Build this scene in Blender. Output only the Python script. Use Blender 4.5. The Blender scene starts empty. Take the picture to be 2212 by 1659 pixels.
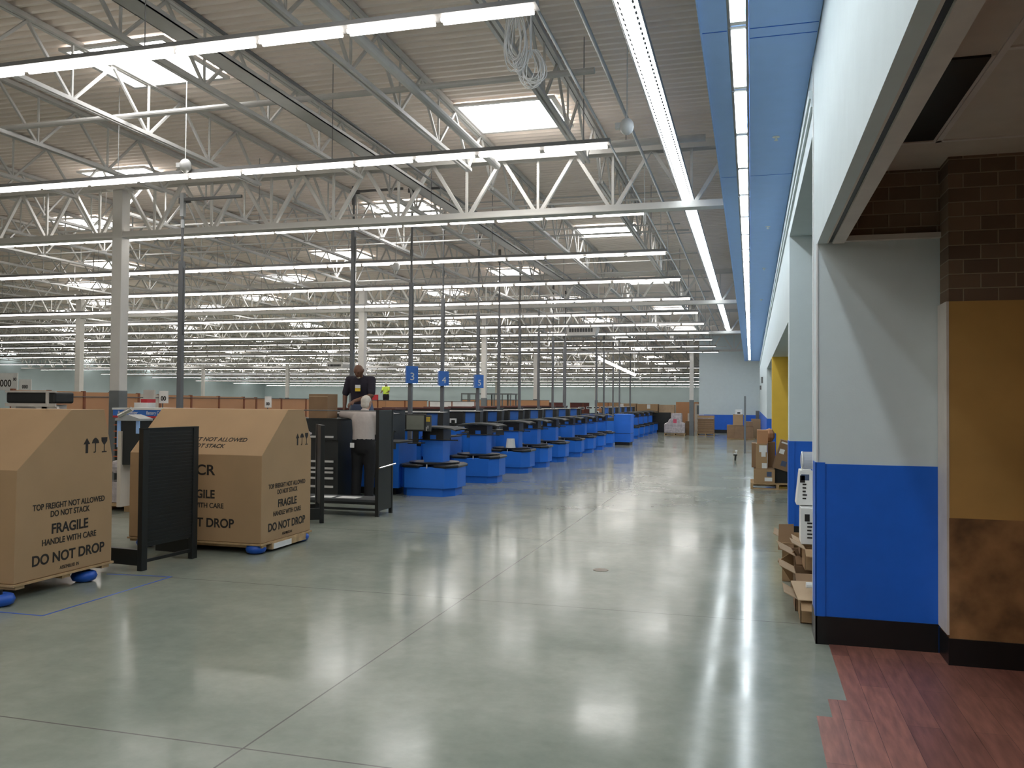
import bpy, math, random
from mathutils import Vector, Matrix
random.seed(7)
sc = bpy.context.scene
COL = sc.collection
PI = math.pi

# ---------------------------------------------------------------- camera, world, exposure
H0 = 1.65
yaw, pit, rol, FPX = math.radians(15.65), math.radians(1.16), math.radians(0.44), 1845.0
fwd = Vector((-math.sin(yaw)*math.cos(pit), math.cos(yaw)*math.cos(pit), math.sin(pit)))
r0 = Vector((math.cos(yaw), math.sin(yaw), 0)); u0 = r0.cross(fwd)
rgt = r0*math.cos(rol) + u0*math.sin(rol); upv = rgt.cross(fwd)
cam = bpy.data.cameras.new('camera'); co = bpy.data.objects.new('camera', cam); COL.objects.link(co)
cam.sensor_width = 36; cam.lens = 36*FPX/2212; cam.clip_end = 400; cam.clip_start = 0.05
R3 = Matrix((rgt, upv, -fwd)).transposed()
co.matrix_world = Matrix.Translation((0, 0, H0)) @ R3.to_4x4()
sc.camera = co
w = bpy.data.worlds.new('world'); sc.world = w; w.use_nodes = True
w.node_tree.nodes['Background'].inputs[0].default_value = (0.75, 0.85, 1, 1)
w.node_tree.nodes['Background'].inputs[1].default_value = 0.3
sc.view_settings.view_transform = 'Standard'; sc.view_settings.look = 'None'
sc.view_settings.exposure = 0.0; sc.view_settings.gamma = 1.0
sc.view_settings.use_curve_mapping = False
TUBE_L, SKY_L, SOFFIT_L, STRIP_L = 12.0, 12.0, 25.0, 8.0
TUBE_C, SKY_C, SOFFIT_C = (1, .945, .88), (1, .99, .97), (.88, .96, 1)

# ---------------------------------------------------------------- materials
def mat(name, c, rough=.6, metal=0, var=.06, nscale=6, bump=0, bscale=40, emis=0, spec=.5, coat=0, alpha=1, ecol=None):
    m = bpy.data.materials.new(name); m.use_nodes = True; nt = m.node_tree; b = nt.nodes['Principled BSDF']
    b.inputs['Roughness'].default_value = rough; b.inputs['Metallic'].default_value = metal
    b.inputs['Specular IOR Level'].default_value = spec; b.inputs['Coat Weight'].default_value = coat
    b.inputs['Coat Roughness'].default_value = .1
    tc = nt.nodes.new('ShaderNodeTexCoord'); n = nt.nodes.new('ShaderNodeTexNoise')
    n.inputs['Scale'].default_value = nscale; n.inputs['Detail'].default_value = 4
    nt.links.new(tc.outputs['Object'], n.inputs['Vector'])
    r = nt.nodes.new('ShaderNodeValToRGB'); e = r.color_ramp.elements
    e[0].position = .3; e[1].position = .7
    e[0].color = (*[max(0, x*(1-var)) for x in c], 1); e[1].color = (*[min(1, x*(1+var)) for x in c], 1)
    nt.links.new(n.outputs['Fac'], r.inputs[0]); nt.links.new(r.outputs[0], b.inputs['Base Color'])
    if bump:
        n2 = nt.nodes.new('ShaderNodeTexNoise'); n2.inputs['Scale'].default_value = bscale
        nt.links.new(tc.outputs['Object'], n2.inputs['Vector'])
        bp = nt.nodes.new('ShaderNodeBump'); bp.inputs['Strength'].default_value = bump; bp.inputs['Distance'].default_value = .01
        nt.links.new(n2.outputs['Fac'], bp.inputs['Height']); nt.links.new(bp.outputs[0], b.inputs['Normal'])
    if emis:
        b.inputs['Emission Color'].default_value = (*(ecol or c), 1); b.inputs['Emission Strength'].default_value = emis
    if alpha < 1: b.inputs['Alpha'].default_value = alpha
    return m
def emit(name, c, s):
    m = bpy.data.materials.new(name); m.use_nodes = True; nt = m.node_tree; nt.nodes.clear()
    o = nt.nodes.new('ShaderNodeOutputMaterial'); e = nt.nodes.new('ShaderNodeEmission')
    e.inputs[0].default_value = (*c, 1); e.inputs[1].default_value = s; nt.links.new(e.outputs[0], o.inputs[0]); return m
M = dict(
 tube=emit('lit_tube', TUBE_C, TUBE_L), sky=emit('skylight_glow', SKY_C, SKY_L), soff=emit('soffit_lamp', SOFFIT_C, SOFFIT_L), strip=emit('strip_lens', SOFFIT_C, STRIP_L),
 deck=mat('deck_paint', (.97, .87, .79), .55, var=.03, nscale=2), steel=mat('white_steel', (.70, .68, .64), .5, var=.03),
 joist=mat('joist_paint', (.58, .57, .55), .5, var=.04), housing=mat('fixture_white', (.26, .255, .25), .45),
 galv=mat('galvanised', (.5, .52, .53), .38, .7), gal2=mat('dark_strut', (.14, .14, .14), .5, .4),
 soffit=mat('soffit_blue', (.34, .55, .95), .6, var=.02), wall=mat('wall_pale', (.645, .725, .745), .75, var=.02, bump=.05, bscale=90),
 wallg=mat('store_wall_aqua', (.56, .66, .67), .8, var=.03, nscale=1), blue=mat('wall_blue', (.008, .13, .66), .45, var=.04),
 cblue=mat('counter_blue', (.02, .175, .74), .42, var=.06, nscale=3), black=mat('black_base', (.008, .008, .009), .35),
 bmet=mat('black_metal', (.012, .014, .014), .45), dark=mat('charcoal_mat', (.055, .06, .062), .65, bump=.2), grey=mat('column_grey', (.17, .185, .19), .6),
 polegrey=mat('pole_grey', (.155, .16, .17), .5, .2), yellow=mat('wall_yellow', (.86, .56, .07), .7, var=.03),
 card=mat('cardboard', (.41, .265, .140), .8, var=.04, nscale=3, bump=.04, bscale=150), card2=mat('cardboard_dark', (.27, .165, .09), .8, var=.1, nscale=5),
 card3=mat('cardboard_inside', (.47, .34, .22), .85, var=.08), wood=mat('pallet_wood', (.46, .31, .16), .8, var=.2, nscale=12),
 ink=mat('ink', (.02, .016, .014), .8), tan=mat('tan_panel', (.50, .255, .125), .7, var=.06, nscale=1.5), tand=mat('tan_trim', (.22, .07, .03), .7),
 white=mat('white_plastic', (.75, .75, .74), .4), paper=mat('paper', (.8, .8, .78), .8), red=mat('red', (.55, .03, .04), .5), pink=mat('pink_label', (.65, .10, .17), .6),
 wrap=mat('stretch_wrap', (.50, .45, .46), .22, var=.25, nscale=9, bump=.8, bscale=14, coat=.6), chrome=mat('chrome', (.7, .7, .7), .2, 1),
 screen=mat('lcd_screen', (.17, .18, .15), .25), cloth=mat('white_shirt', (.52, .46, .43), .85, bump=.8, bscale=9), navy=mat('navy_shirt', (.018, .014, .026), .85, bump=.3, bscale=14),
 pants=mat('black_trousers', (.008, .008, .01), .8), jeans=mat('jeans', (.09, .12, .2), .85), skinL=mat('skin_light', (.50, .30, .22), .55), skinD=mat('skin_brown', (.16, .075, .045), .5),
 hair=mat('white_hair', (.62, .57, .50), .8, bump=.4, bscale=80), hair2=mat('dark_hair', (.02, .015, .012), .8), hiv=mat('hivis', (.6, .8, .08), .6), tape=mat('tape_blue', (.04, .12, .50), .5),
 tyre=mat('caster_blue', (.015, .10, .50), .4), lid=mat('lid_clear', (.7, .72, .73), .25, alpha=.6), orange=mat('orange_shelf', (.55, .13, .04), .5),
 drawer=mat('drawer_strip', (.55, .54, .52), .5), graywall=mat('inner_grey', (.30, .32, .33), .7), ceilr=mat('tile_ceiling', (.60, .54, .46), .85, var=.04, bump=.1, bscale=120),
 ochre=mat('ochre_wall', (.50, .29, .09), .8, var=.12, nscale=2), cream=mat('cream_trim', (.66, .61, .56), .6), yel=mat('badge_yellow', (.8, .55, .03), .5), redb=mat('maroon_panel', (.10, .028, .022), .7))
def brick_mat():
    m = bpy.data.materials.new('brick'); m.use_nodes = True; nt = m.node_tree; b = nt.nodes['Principled BSDF']; b.inputs['Roughness'].default_value = .85
    tc = nt.nodes.new('ShaderNodeTexCoord'); mp = nt.nodes.new('ShaderNodeMapping'); mp.inputs['Rotation'].default_value = (PI/2, 0, 0)
    t = nt.nodes.new('ShaderNodeTexBrick'); t.inputs['Scale'].default_value = 1; t.inputs['Brick Width'].default_value = .2; t.inputs['Row Height'].default_value = .092
    t.inputs['Mortar Size'].default_value = .005; t.inputs['Color1'].default_value = (.23, .155, .10, 1); t.inputs['Color2'].default_value = (.14, .09, .06, 1)
    t.inputs['Mortar'].default_value = (.33, .27, .19, 1); t.inputs['Mortar Smooth'].default_value = .3
    nt.links.new(tc.outputs['Object'], mp.inputs[0]); nt.links.new(mp.outputs[0], t.inputs['Vector']); nt.links.new(t.outputs['Color'], b.inputs['Base Color'])
    bp = nt.nodes.new('ShaderNodeBump'); bp.invert = True; bp.inputs['Distance'].default_value = .01; nt.links.new(t.outputs['Fac'], bp.inputs['Height']); nt.links.new(bp.outputs[0], b.inputs['Normal'])
    return m
M['brick'] = brick_mat(); M['sign'] = mat('sign_blue', (.035, .16, .55), .5)
def rust_mat():
    m = mat('rust_panel', (.28, .14, .055), .7, var=.5, nscale=5); return m
M['rust'] = rust_mat()
def plank_mat():
    m = bpy.data.materials.new('plank_floor'); m.use_nodes = True; nt = m.node_tree; b = nt.nodes['Principled BSDF']; b.inputs['Roughness'].default_value = .42
    tc = nt.nodes.new('ShaderNodeTexCoord'); mp = nt.nodes.new('ShaderNodeMapping'); mp.inputs['Rotation'].default_value = (0, 0, PI/2)
    t = nt.nodes.new('ShaderNodeTexBrick'); t.inputs['Scale'].default_value = 1; t.inputs['Brick Width'].default_value = 1.2; t.inputs['Row Height'].default_value = .155
    t.inputs['Mortar Size'].default_value = .0012; t.inputs['Color1'].default_value = (.36, .15, .105, 1); t.inputs['Color2'].default_value = (.22, .088, .066, 1); t.inputs['Mortar'].default_value = (.05, .02, .015, 1)
    n = nt.nodes.new('ShaderNodeTexNoise'); n.inputs['Scale'].default_value = 5; n.inputs['Detail'].default_value = 8
    mp2 = nt.nodes.new('ShaderNodeMapping'); mp2.inputs['Scale'].default_value = (6, .8, 1)
    mx = nt.nodes.new('ShaderNodeMixRGB'); mx.blend_type = 'MULTIPLY'; mx.inputs[0].default_value = .75
    rr = nt.nodes.new('ShaderNodeValToRGB'); rr.color_ramp.elements[0].position = .3; rr.color_ramp.elements[1].position = .7; rr.color_ramp.elements[0].color = (.55, .55, .55, 1); rr.color_ramp.elements[1].color = (1.3, 1.3, 1.3, 1)
    L = nt.links.new
    L(tc.outputs['Object'], mp.inputs[0]); L(mp.outputs[0], t.inputs['Vector']); L(tc.outputs['Object'], mp2.inputs[0]); L(mp2.outputs[0], n.inputs['Vector'])
    L(n.outputs['Fac'], rr.inputs[0]); L(t.outputs['Color'], mx.inputs[1]); L(rr.outputs[0], mx.inputs[2]); L(mx.outputs[0], b.inputs['Base Color'])
    return m
M['plank'] = plank_mat()
def floor_mat():
    m = bpy.data.materials.new('polished_concrete'); m.use_nodes = True; nt = m.node_tree; b = nt.nodes['Principled BSDF']; L = nt.links.new; N = nt.nodes.new
    tc = N('ShaderNodeTexCoord'); sx = N('ShaderNodeSeparateXYZ'); L(tc.outputs['Object'], sx.inputs[0])
    def math_(op, a, bb=None, v=None):
        n = N('ShaderNodeMath'); n.operation = op
        if isinstance(a, (int, float)): n.inputs[0].default_value = a
        else: L(a, n.inputs[0])
        if bb is not None:
            if isinstance(bb, (int, float)): n.inputs[1].default_value = bb
            else: L(bb, n.inputs[1])
        return n.outputs[0]
    def noise(s, d=5, r=.6, vec=None):
        n = N('ShaderNodeTexNoise'); n.inputs['Scale'].default_value = s; n.inputs['Detail'].default_value = d; n.inputs['Roughness'].default_value = r
        L(vec or tc.outputs['Object'], n.inputs['Vector']); return n.outputs['Fac']
    def ramp(f, p0, c0, p1, c1):
        r = N('ShaderNodeValToRGB'); r.color_ramp.elements[0].position = p0; r.color_ramp.elements[1].position = p1
        r.color_ramp.elements[0].color = (*c0, 1); r.color_ramp.elements[1].color = (*c1, 1); L(f, r.inputs[0]); return r.outputs[0]
    base = ramp(noise(.55, 7, .62), .33, (.215, .245, .205), .70, (.345, .36, .305))
    fine = ramp(noise(7, 8, .7), .25, (.88, .88, .88), .75, (1.08, 1.08, 1.08))
    mx = N('ShaderNodeMixRGB'); mx.blend_type = 'MULTIPLY'; mx.inputs[0].default_value = 1; L(base, mx.inputs[1]); L(fine, mx.inputs[2])
    # saw-cut joints
    def line(coord, off, sp, wd):
        t = math_('SUBTRACT', coord, off)
        t = math_('PINGPONG', t, sp/2)
        return math_('LESS_THAN', t, wd)
    jy = line(sx.outputs['Y'], 3.58, 3.2, .0055); jx = line(sx.outputs['X'], -2.31, 6.4, .0055)
    j = math_('MAXIMUM', jx, jy)
    mj = N('ShaderNodeMixRGB'); L(math_('MULTIPLY', j, .75), mj.inputs[0]); L(mx.outputs[0], mj.inputs[1]); mj.inputs[2].default_value = (.10, .085, .085, 1)
    L(mj.outputs[0], b.inputs['Base Color'])
    rr = N('ShaderNodeMapRange'); L(noise(.8, 6, .65), rr.inputs[0]); rr.inputs['From Min'].default_value = .3; rr.inputs['From Max'].default_value = .7
    rr.inputs['To Min'].default_value = .09; rr.inputs['To Max'].default_value = .19
    L(rr.outputs[0], b.inputs['Roughness']); b.inputs['Specular IOR Level'].default_value = .20; b.inputs['IOR'].default_value = 1.36
    bp = N('ShaderNodeBump'); bp.inputs['Strength'].default_value = .03; bp.inputs['Distance'].default_value = .02; L(noise(1.4, 1, .4), bp.inputs['Height']); L(bp.outputs[0], b.inputs['Normal'])
    return m
M['floor'] = floor_mat()

# ---------------------------------------------------------------- mesh helpers
class MB:
    def __init__(s, T=None): s.v = []; s.f = []; s.T = T
    def add(s, vs, fs):
        n = len(s.v)
        if s.T: vs = [tuple(s.T @ Vector(p)) for p in vs]
        s.v += [tuple(p) for p in vs]; s.f += [tuple(i+n for i in f) for f in fs]; return s
    def box(s, x0, x1, y0, y1, z0, z1):
        return s.add([(x0,y0,z0),(x1,y0,z0),(x1,y1,z0),(x0,y1,z0),(x0,y0,z1),(x1,y0,z1),(x1,y1,z1),(x0,y1,z1)],
                     [(0,3,2,1),(4,5,6,7),(0,1,5,4),(1,2,6,5),(2,3,7,6),(3,0,4,7)])
    def cyl(s, p, q, r, n=8, r2=None):
        p = Vector(p); q = Vector(q); d = (q-p).normalized(); a = d.orthogonal().normalized(); b = d.cross(a); r2 = r if r2 is None else r2
        vs = []
        for c, rr in ((p, r), (q, r2)):
            for i in range(n):
                t = 2*PI*i/n + PI/n; vs.append(c + a*rr*math.cos(t) + b*rr*math.sin(t))
        fs = [(i, (i+1) % n, n+(i+1) % n, n+i) for i in range(n)] + [tuple(range(n-1, -1, -1)), tuple(range(n, 2*n))]
        return s.add(vs, fs)
    def bar(s, p, q, w, h=None):           # square-section bar
        h = h or w; p = Vector(p); q = Vector(q); d = (q-p).normalized()
        up = Vector((0, 0, 1)) if abs(d.z) < .95 else Vector((1, 0, 0))
        a = d.cross(up).normalized(); b = a.cross(d); vs = []
        for c in (p, q):
            for i, j in ((-1,-1),(1,-1),(1,1),(-1,1)): vs.append(c + a*w/2*i + b*h/2*j)
        return s.add(vs, [(0,1,5,4),(1,2,6,5),(2,3,7,6),(3,0,4,7),(3,2,1,0),(4,5,6,7)])
    def prism(s, poly, z0, z1):            # poly in xy, counter-clockwise
        n = len(poly)
        return s.add([(x,y,z0) for x,y in poly]+[(x,y,z1) for x,y in poly], [(i,(i+1)%n,n+(i+1)%n,n+i) for i in range(n)]+[tuple(range(n-1,-1,-1)),tuple(range(n,2*n))])
    def prismx(s, poly, x0, x1):           # poly in yz
        n = len(poly)
        return s.add([(x0,y,z) for y,z in poly]+[(x1,y,z) for y,z in poly], [(i,(i+1)%n,n+(i+1)%n,n+i) for i in range(n)]+[tuple(range(n-1,-1,-1)),tuple(range(n,2*n))])
    def prismy(s, poly, y0, y1):           # poly in xz
        n = len(poly)
        return s.add([(x,y1,z) for x,z in poly]+[(x,y0,z) for x,z in poly], [(i,(i+1)%n,n+(i+1)%n,n+i) for i in range(n)]+[tuple(range(n-1,-1,-1)),tuple(range(n,2*n))])
    def ball(s, c, r, n=12, m=8, T=None):
        r = (r, r, r) if isinstance(r, (int, float)) else r; vs = []; fs = []; c = Vector(c)
        for j in range(m+1):
            for i in range(n):
                a = 2*PI*i/n; b = PI*j/m; p = Vector((r[0]*math.cos(a)*math.sin(b), r[1]*math.sin(a)*math.sin(b), r[2]*math.cos(b)))
                vs.append(c + (T @ p if T else p))
        for j in range(m):
            for i in range(n): fs.append((j*n+i, (j+1)*n+i, (j+1)*n+(i+1) % n, j*n+(i+1) % n))
        return s.add(vs, fs)
    def cap(s, p, q, r, r2=None): r2 = r if r2 is None else r2; s.cyl(p, q, r, 12, r2); s.ball(p, r, 12, 8); return s.ball(q, r2, 12, 8)
    def torus(s, c, R, r, n=20, m=8, axis='z', sq=1):
        vs = []; fs = []
        for i in range(n):
            for j in range(m):
                a = 2*PI*i/n; b = 2*PI*j/m; x = (R+r*math.cos(b))*math.cos(a); y = (R+r*math.cos(b))*math.sin(a)*sq; z = r*math.sin(b)
                p = (x, y, z) if axis == 'z' else ((z, x, y) if axis == 'x' else (x, z, y)); vs.append((c[0]+p[0], c[1]+p[1], c[2]+p[2]))
        for i in range(n):
            for j in range(m): fs.append((i*m+j, ((i+1) % n)*m+j, ((i+1) % n)*m+(j+1) % m, i*m+(j+1) % m))
        return s.add(vs, fs)
    def loft(s, rings, closed=True):
        n = len(rings[0]); vs = [p for r in rings for p in r]; fs = []
        for k in range(len(rings)-1):
            for i in range(n if closed else n-1): fs.append((k*n+i, k*n+(i+1) % n, (k+1)*n+(i+1) % n, (k+1)*n+i))
        return s.add(vs, fs)
    def path(s, pts, r, n=5):
        for a, b in zip(pts, pts[1:]): s.cyl(a, b, r, n)
        return s
    def mesh(s, name, m, smooth=False):
        me = bpy.data.meshes.new(name); me.from_pydata(s.v, [], s.f); me.materials.append(m)
        if smooth: me.polygons.foreach_set('use_smooth', [True]*len(me.polygons))
        me.update(); return me
    def build(s, name, m, parent=None, loc=None, bevel=0, smooth=False, remesh=0, sm=6):
        m = M[m] if isinstance(m, str) else m
        o = bpy.data.objects.new(name, s.mesh(name, m, smooth)); COL.objects.link(o)
        if parent: o.parent = parent
        if loc: o.location = loc
        if bevel: b = o.modifiers.new('b', 'BEVEL'); b.width = bevel; b.segments = 2; b.limit_method = 'ANGLE'
        if remesh:
            r = o.modifiers.new('r', 'REMESH'); r.mode = 'VOXEL'; r.voxel_size = remesh; r.use_smooth_shade = True
            t = o.modifiers.new('s', 'SMOOTH'); t.iterations = sm; t.factor = .5
        return o
def tag(o, label, cat, group=None, kind=None):
    if label: o['label'] = label
    if cat: o['category'] = cat
    if group: o['group'] = group
    if kind: o['kind'] = kind
    return o
def thing(name, label, cat, loc=(0, 0, 0), rz=0, group=None):
    o = bpy.data.objects.new(name, None); COL.objects.link(o); o.location = loc; o.rotation_euler = (0, 0, rz); o.empty_display_size = .1
    return tag(o, label, cat, group)
def struct(name, mb, m, parent=None, **k):
    o = mb.build(name, m, parent, **k)
    if not parent: o['kind'] = 'structure'
    return o
def dup(o, loc=None, label=None, parent=None, group=None):
    c = o.copy(); COL.objects.link(c); c.parent = parent
    if loc: c.location = loc
    if label: c['label'] = label
    if group: c['group'] = group
    for ch in list(o.children): dup(ch, parent=c)
    return c
def text(s, size, m, parent, origin, xdir, ydir, name='lettering', align='CENTER', sx=1.0, depth=.001, bold=0):
    cu = bpy.data.curves.new('t', 'FONT'); cu.body = s; cu.size = size; cu.align_x = align; cu.extrude = depth; cu.offset = bold
    t = bpy.data.objects.new('t', cu); COL.objects.link(t)
    dg = bpy.context.evaluated_depsgraph_get(); me = bpy.data.meshes.new_from_object(t.evaluated_get(dg)); bpy.data.objects.remove(t)
    X = Vector(xdir).normalized(); Y = Vector(ydir).normalized(); Z = X.cross(Y)
    T = Matrix((X*sx, Y, Z)).transposed().to_4x4(); T.translation = Vector(origin)
    me.transform(T); me.materials.clear(); me.materials.append(M[m])
    o = bpy.data.objects.new(name, me); COL.objects.link(o); o.parent = parent; return o

# ---------------------------------------------------------------- roof profile
def drop(y): return .004*y if y < 38 else .152+.022*(y-38)
def zdeck(y): return 5.80-drop(y)
ZG = lambda y: 4.47-drop(y)*.9          # girder underside
XL, YB, YF, YR = -57.0, -8.0, 92.0, -24.0          # left wall, back wall, far wall

# ---------------------------------------------------------------- floor and shell
struct('floor', MB().add([(XL-.2,YR-.2,0),(6,YR-.2,0),(6,YF+.2,0),(XL-.2,YF+.2,0)], [(0,1,2,3)]), 'floor')
pk = MB()
for x0, y0, y1 in ((.335, YB, 4.81), (.415, 4.81, 5.10), (.515, 5.10, 6.27)): pk.box(x0, 4.0, y0, y1, .0, .004)
struct('floor', pk, 'plank')
dk = MB(); prof = []; y = YR; k = 0; pitch = .155
while y < YF:
    for dy, dz in ((0, 0), (.05, 0), (.07, .04), (.13, .04)):
        prof.append((y+dy, zdeck(y)+dz))
    y += pitch
dk.loft([[(XL, a, b) for a, b in prof], [(.45, a, b) for a, b in prof]], closed=False)
struct('ceiling', dk, 'deck')
struct('wall_left', MB().box(XL-.2, XL, YR, YF, 0, 6.0), 'wallg')
struct('wall_far', MB().box(XL, 3, YF, YF+.2, 0, 5.9), 'wallg')
struct('wall_back', MB().box(XL, .6, YR-.2, YR, 0, 6.0).box(.44, .6, YR, YB, 0, 6.0).box(.6, 4.2, YB-.15, YB, 0, 3.3), 'wall')
struct('wall_end', MB().box(-2.78, .44, 48.3, 48.6, 0, 5.8), 'wall')
struct('trim_1', MB().box(-2.78, .44, 48.27, 48.3, .18, .98).box(-2.5, .44, 48.262, 48.27, .95, 1.0), 'blue')
struct('baseboard_end', MB().box(-2.78, .44, 48.25, 48.3, 0, .18), 'black')
# right hand wall with its row of openings
WX = .44
rw = MB()
rw.box(WX, .50, YB, 6.27, 2.76, 5.9)                 # header over restaurant opening
rw.box(WX, 1.24, 6.27, 6.62, 0, 5.9)                 # pier
rw.box(WX, .70, 6.62, 10.75, 3.66, 5.9)
rw.box(WX, 2.8, 10.75, 11.10, 0, 5.9)
rw.box(WX, .70, 11.10, 19.4, 2.66, 5.9)
rw.box(WX, .70, 19.4, 26.0, 2.66, 5.9).box(WX, 2.8, 26.0, 26.3, 0, 5.9)
rw.box(WX, .70, 26.3, 48.3, 0, 5.9)
rw.box(.50, .70, 10.76, 10.77, 3.6, 3.66)
struct('wall_right', rw, 'wall')
struct('wall_yellow', MB().box(WX-.004, 2.8, 19.4, 19.72, 0, 2.66), 'yellow')
struct('ceiling', MB().box(.70, 2.8, 6.62, 10.75, 3.66, 3.72).box(.70, 2.8, 11.1, 26, 2.66, 2.72), 'wall')
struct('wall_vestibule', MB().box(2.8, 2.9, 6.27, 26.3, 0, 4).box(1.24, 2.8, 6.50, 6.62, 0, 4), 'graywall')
# wainscot, corner guards and baseboards
struct('trim_2', MB().box(WX, 1.235, 6.264, 6.27, .19, 1.235).box(WX-.006, WX, 6.262, 6.62, .19, 1.235).box(WX-.010, WX+.052, 6.256, 6.264, .19, 1.245).box(WX-.014, WX-.006, 6.256, 6.33, .19, 1.245).box(1.20, 1.24, 6.262, 6.27, .0, .19), 'blue')
struct('trim_3', MB().box(WX, 2.8, 10.744, 10.75, .19, 1.20).box(WX-.006, WX, 10.744, 11.1, .19, 1.20).box(WX-.010, WX+.06, 10.734, 10.744, .19, 1.2), 'blue')
struct('trim_4', MB().box(WX-.006, WX, 26.0, 48.3, .19, 1.22).box(WX, 2.8, 25.994, 26.0, .19, 1.2).box(WX-.012, WX+.08, 19.39, 19.4, .19, 1.0).box(WX-.012, WX-.004, 19.39, 19.72, .19, 1.1), 'blue')
struct('baseboard_right', MB().box(WX-.012, 1.20, 6.252, 6.262, 0, .19).box(WX-.012, WX, 6.252, 6.62, 0, .19).box(WX-.012, 2.8, 10.73, 10.744, 0, .19).box(WX-.012, WX, 26, 48.3, 0, .19).box(WX, 2.8, 19.385, 19.4, 0, .15), 'black')
struct('trim_5', MB().prismx([(6.62, 3.90), (48.2, 3.60), (48.2, 3.66), (6.62, 3.96)], WX-.035, WX).prismx([(6.62, 3.84), (48.2, 3.54), (48.2, 3.60), (6.62, 3.90)], WX-.02, WX), 'wall')
struct('trim_6', MB().box(WX-.008, WX+.004, 6.60, 6.628, .0, 4.2).box(WX-.006, WX+.006, 6.262, 6.276, 1.24, 2.76), 'white')
# restaurant side
struct('wall_brick', MB().box(.62, 1.24, 6.265, 6.27, 2.80, 3.24).box(1.215, 4.0, 6.0, 6.26, 2.31, 3.24), 'brick')
struct('wall_ochre', MB().box(1.215, 4.0, 5.997, 6.26, .93, 2.31), 'ochre')
struct('trim_7', MB().box(1.213, 4.0, 5.993, 6.26, .17, .93), 'rust')
struct('baseboard_restaurant', MB().box(1.205, 4.0, 5.98, 6.26, 0, .17), 'black')
struct('trim_8', MB().box(1.200, 1.215, 5.995, 6.264, .19, 2.31).box(.60, 1.24, 6.22, 6.30, 2.765, 2.80), 'cream')
struct('ceiling', MB().box(.50, 4.0, YB, 6.27, 3.24, 3.30), 'ceilr')
struct('wall_restaurant', MB().box(4.0, 4.2, YB, 6.3, 0, 3.3), 'ochre')
struct('trim_9', MB().box(.50, .512, YB, 6.262, 2.76, 3.24).box(.535, .61, YB, 6.20, 2.745, 2.80).box(.535, .61, YB, 6.20, 2.80, 3.24), 'cream')
struct('trim_10', MB().box(.514, .535, YB, 6.24, 2.762, 2.80), 'bmet')
struct('trim_11', MB().box(1.07, 1.10, YB, 5.64, 3.232, 3.24).box(.61, 4, 5.60, 5.63, 3.232, 3.24).box(1.1, 4, 4.20, 4.23, 3.232, 3.24).box(2.3, 2.33, YB, 5.6, 3.232, 3.24), 'cream')
t = thing('air_slot', 'long black slot diffuser in the restaurant ceiling by the shutter rail', 'vent', (.96, 4.92, 3.24))
MB().box(-.085, .085, -.64, .64, -.012, 0).build('slot', 'black', t)
MB().box(-.1, -.085, -.66, .66, -.015, 0).box(.085, .1, -.66, .66, -.015, 0).build('frame', 'cream', t)

# blue soffit with its run of lamps
so = MB(); SZ = 4.20
def zs(y): return SZ-.0085*max(0, y-10)
def sbox(mb, x0, x1, a, b): return mb.prismx([(YB, SZ+a), (10, SZ+a), (47.2, zs(47.2)+a), (47.2, zs(47.2)+b), (10, SZ+b), (YB, SZ+b)], x0, x1)
for q in ((-.335, -.16, 0, .16), (-.02, WX-.004, 0, .16), (-.16, -.02, .09, .16), (-.345, -.335, -.01, .9)): sbox(so, *q)
struct('trim_12', so, 'soffit')
struct('trim_13', MB().box(-.33, -.165, 5.98, 5.988, SZ-.003, SZ).box(-.015, .43, 5.98, 5.988, SZ-.003, SZ).box(-.015, .43, 6.14, 6.148, SZ-.003, SZ).box(-.015, .43, 9.9, 9.908, SZ-.003, SZ).box(-.33, -.165, 9.9, 9.908, SZ-.003, SZ), 'blue')
n = 0; y = -2.0
lamp0 = None
while y < 46.5:
    if lamp0 is None:
        lamp0 = thing('recessed_lamp', 'white recessed strip lamp in the end to end row along the blue soffit', 'light', (-.09, y, SZ), 0, 'lamps in the blue soffit')
        MB().prismy([(-.046, .0), (.046, .0), (.04, .035), (.018, .062), (-.018, .062), (-.04, .035)], -.52, .52).build('lens', 'soff', lamp0)
        MB().box(-.068, -.05, -.60, .60, 0, .08).box(.05, .068, -.60, .60, 0, .08).build('reflector', 'housing', lamp0)
        MB().box(-.05, .05, -.60, -.545, .01, .05).build('socket', 'chrome', lamp0); MB().box(-.05, .05, .545, .60, .01, .05).build('socket', 'chrome', lamp0)
    else: dup(lamp0, (-.09, y, zs(y)))
    y += 1.222
for i, yy in enumerate((8.5, 12.7, 16.4, 21)):
    t = thing('fire_sprinkler', ('nearest' , 'second', 'third', 'farthest')[i]+' small white fire sprinkler under the blue soffit, counted from the camera', 'sprinkler', (.225, yy, zs(yy)), 0, 'sprinklers in the soffit')
    MB().cyl((0,0,-.004), (0,0,0), .035, 14).build('escutcheon', 'white', t)
    MB().cyl((0,0,-.03), (0,0,-.004), .01).cyl((0,0,-.034), (0,0,-.03), .02, 10).build('deflector', 'white', t)

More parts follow.
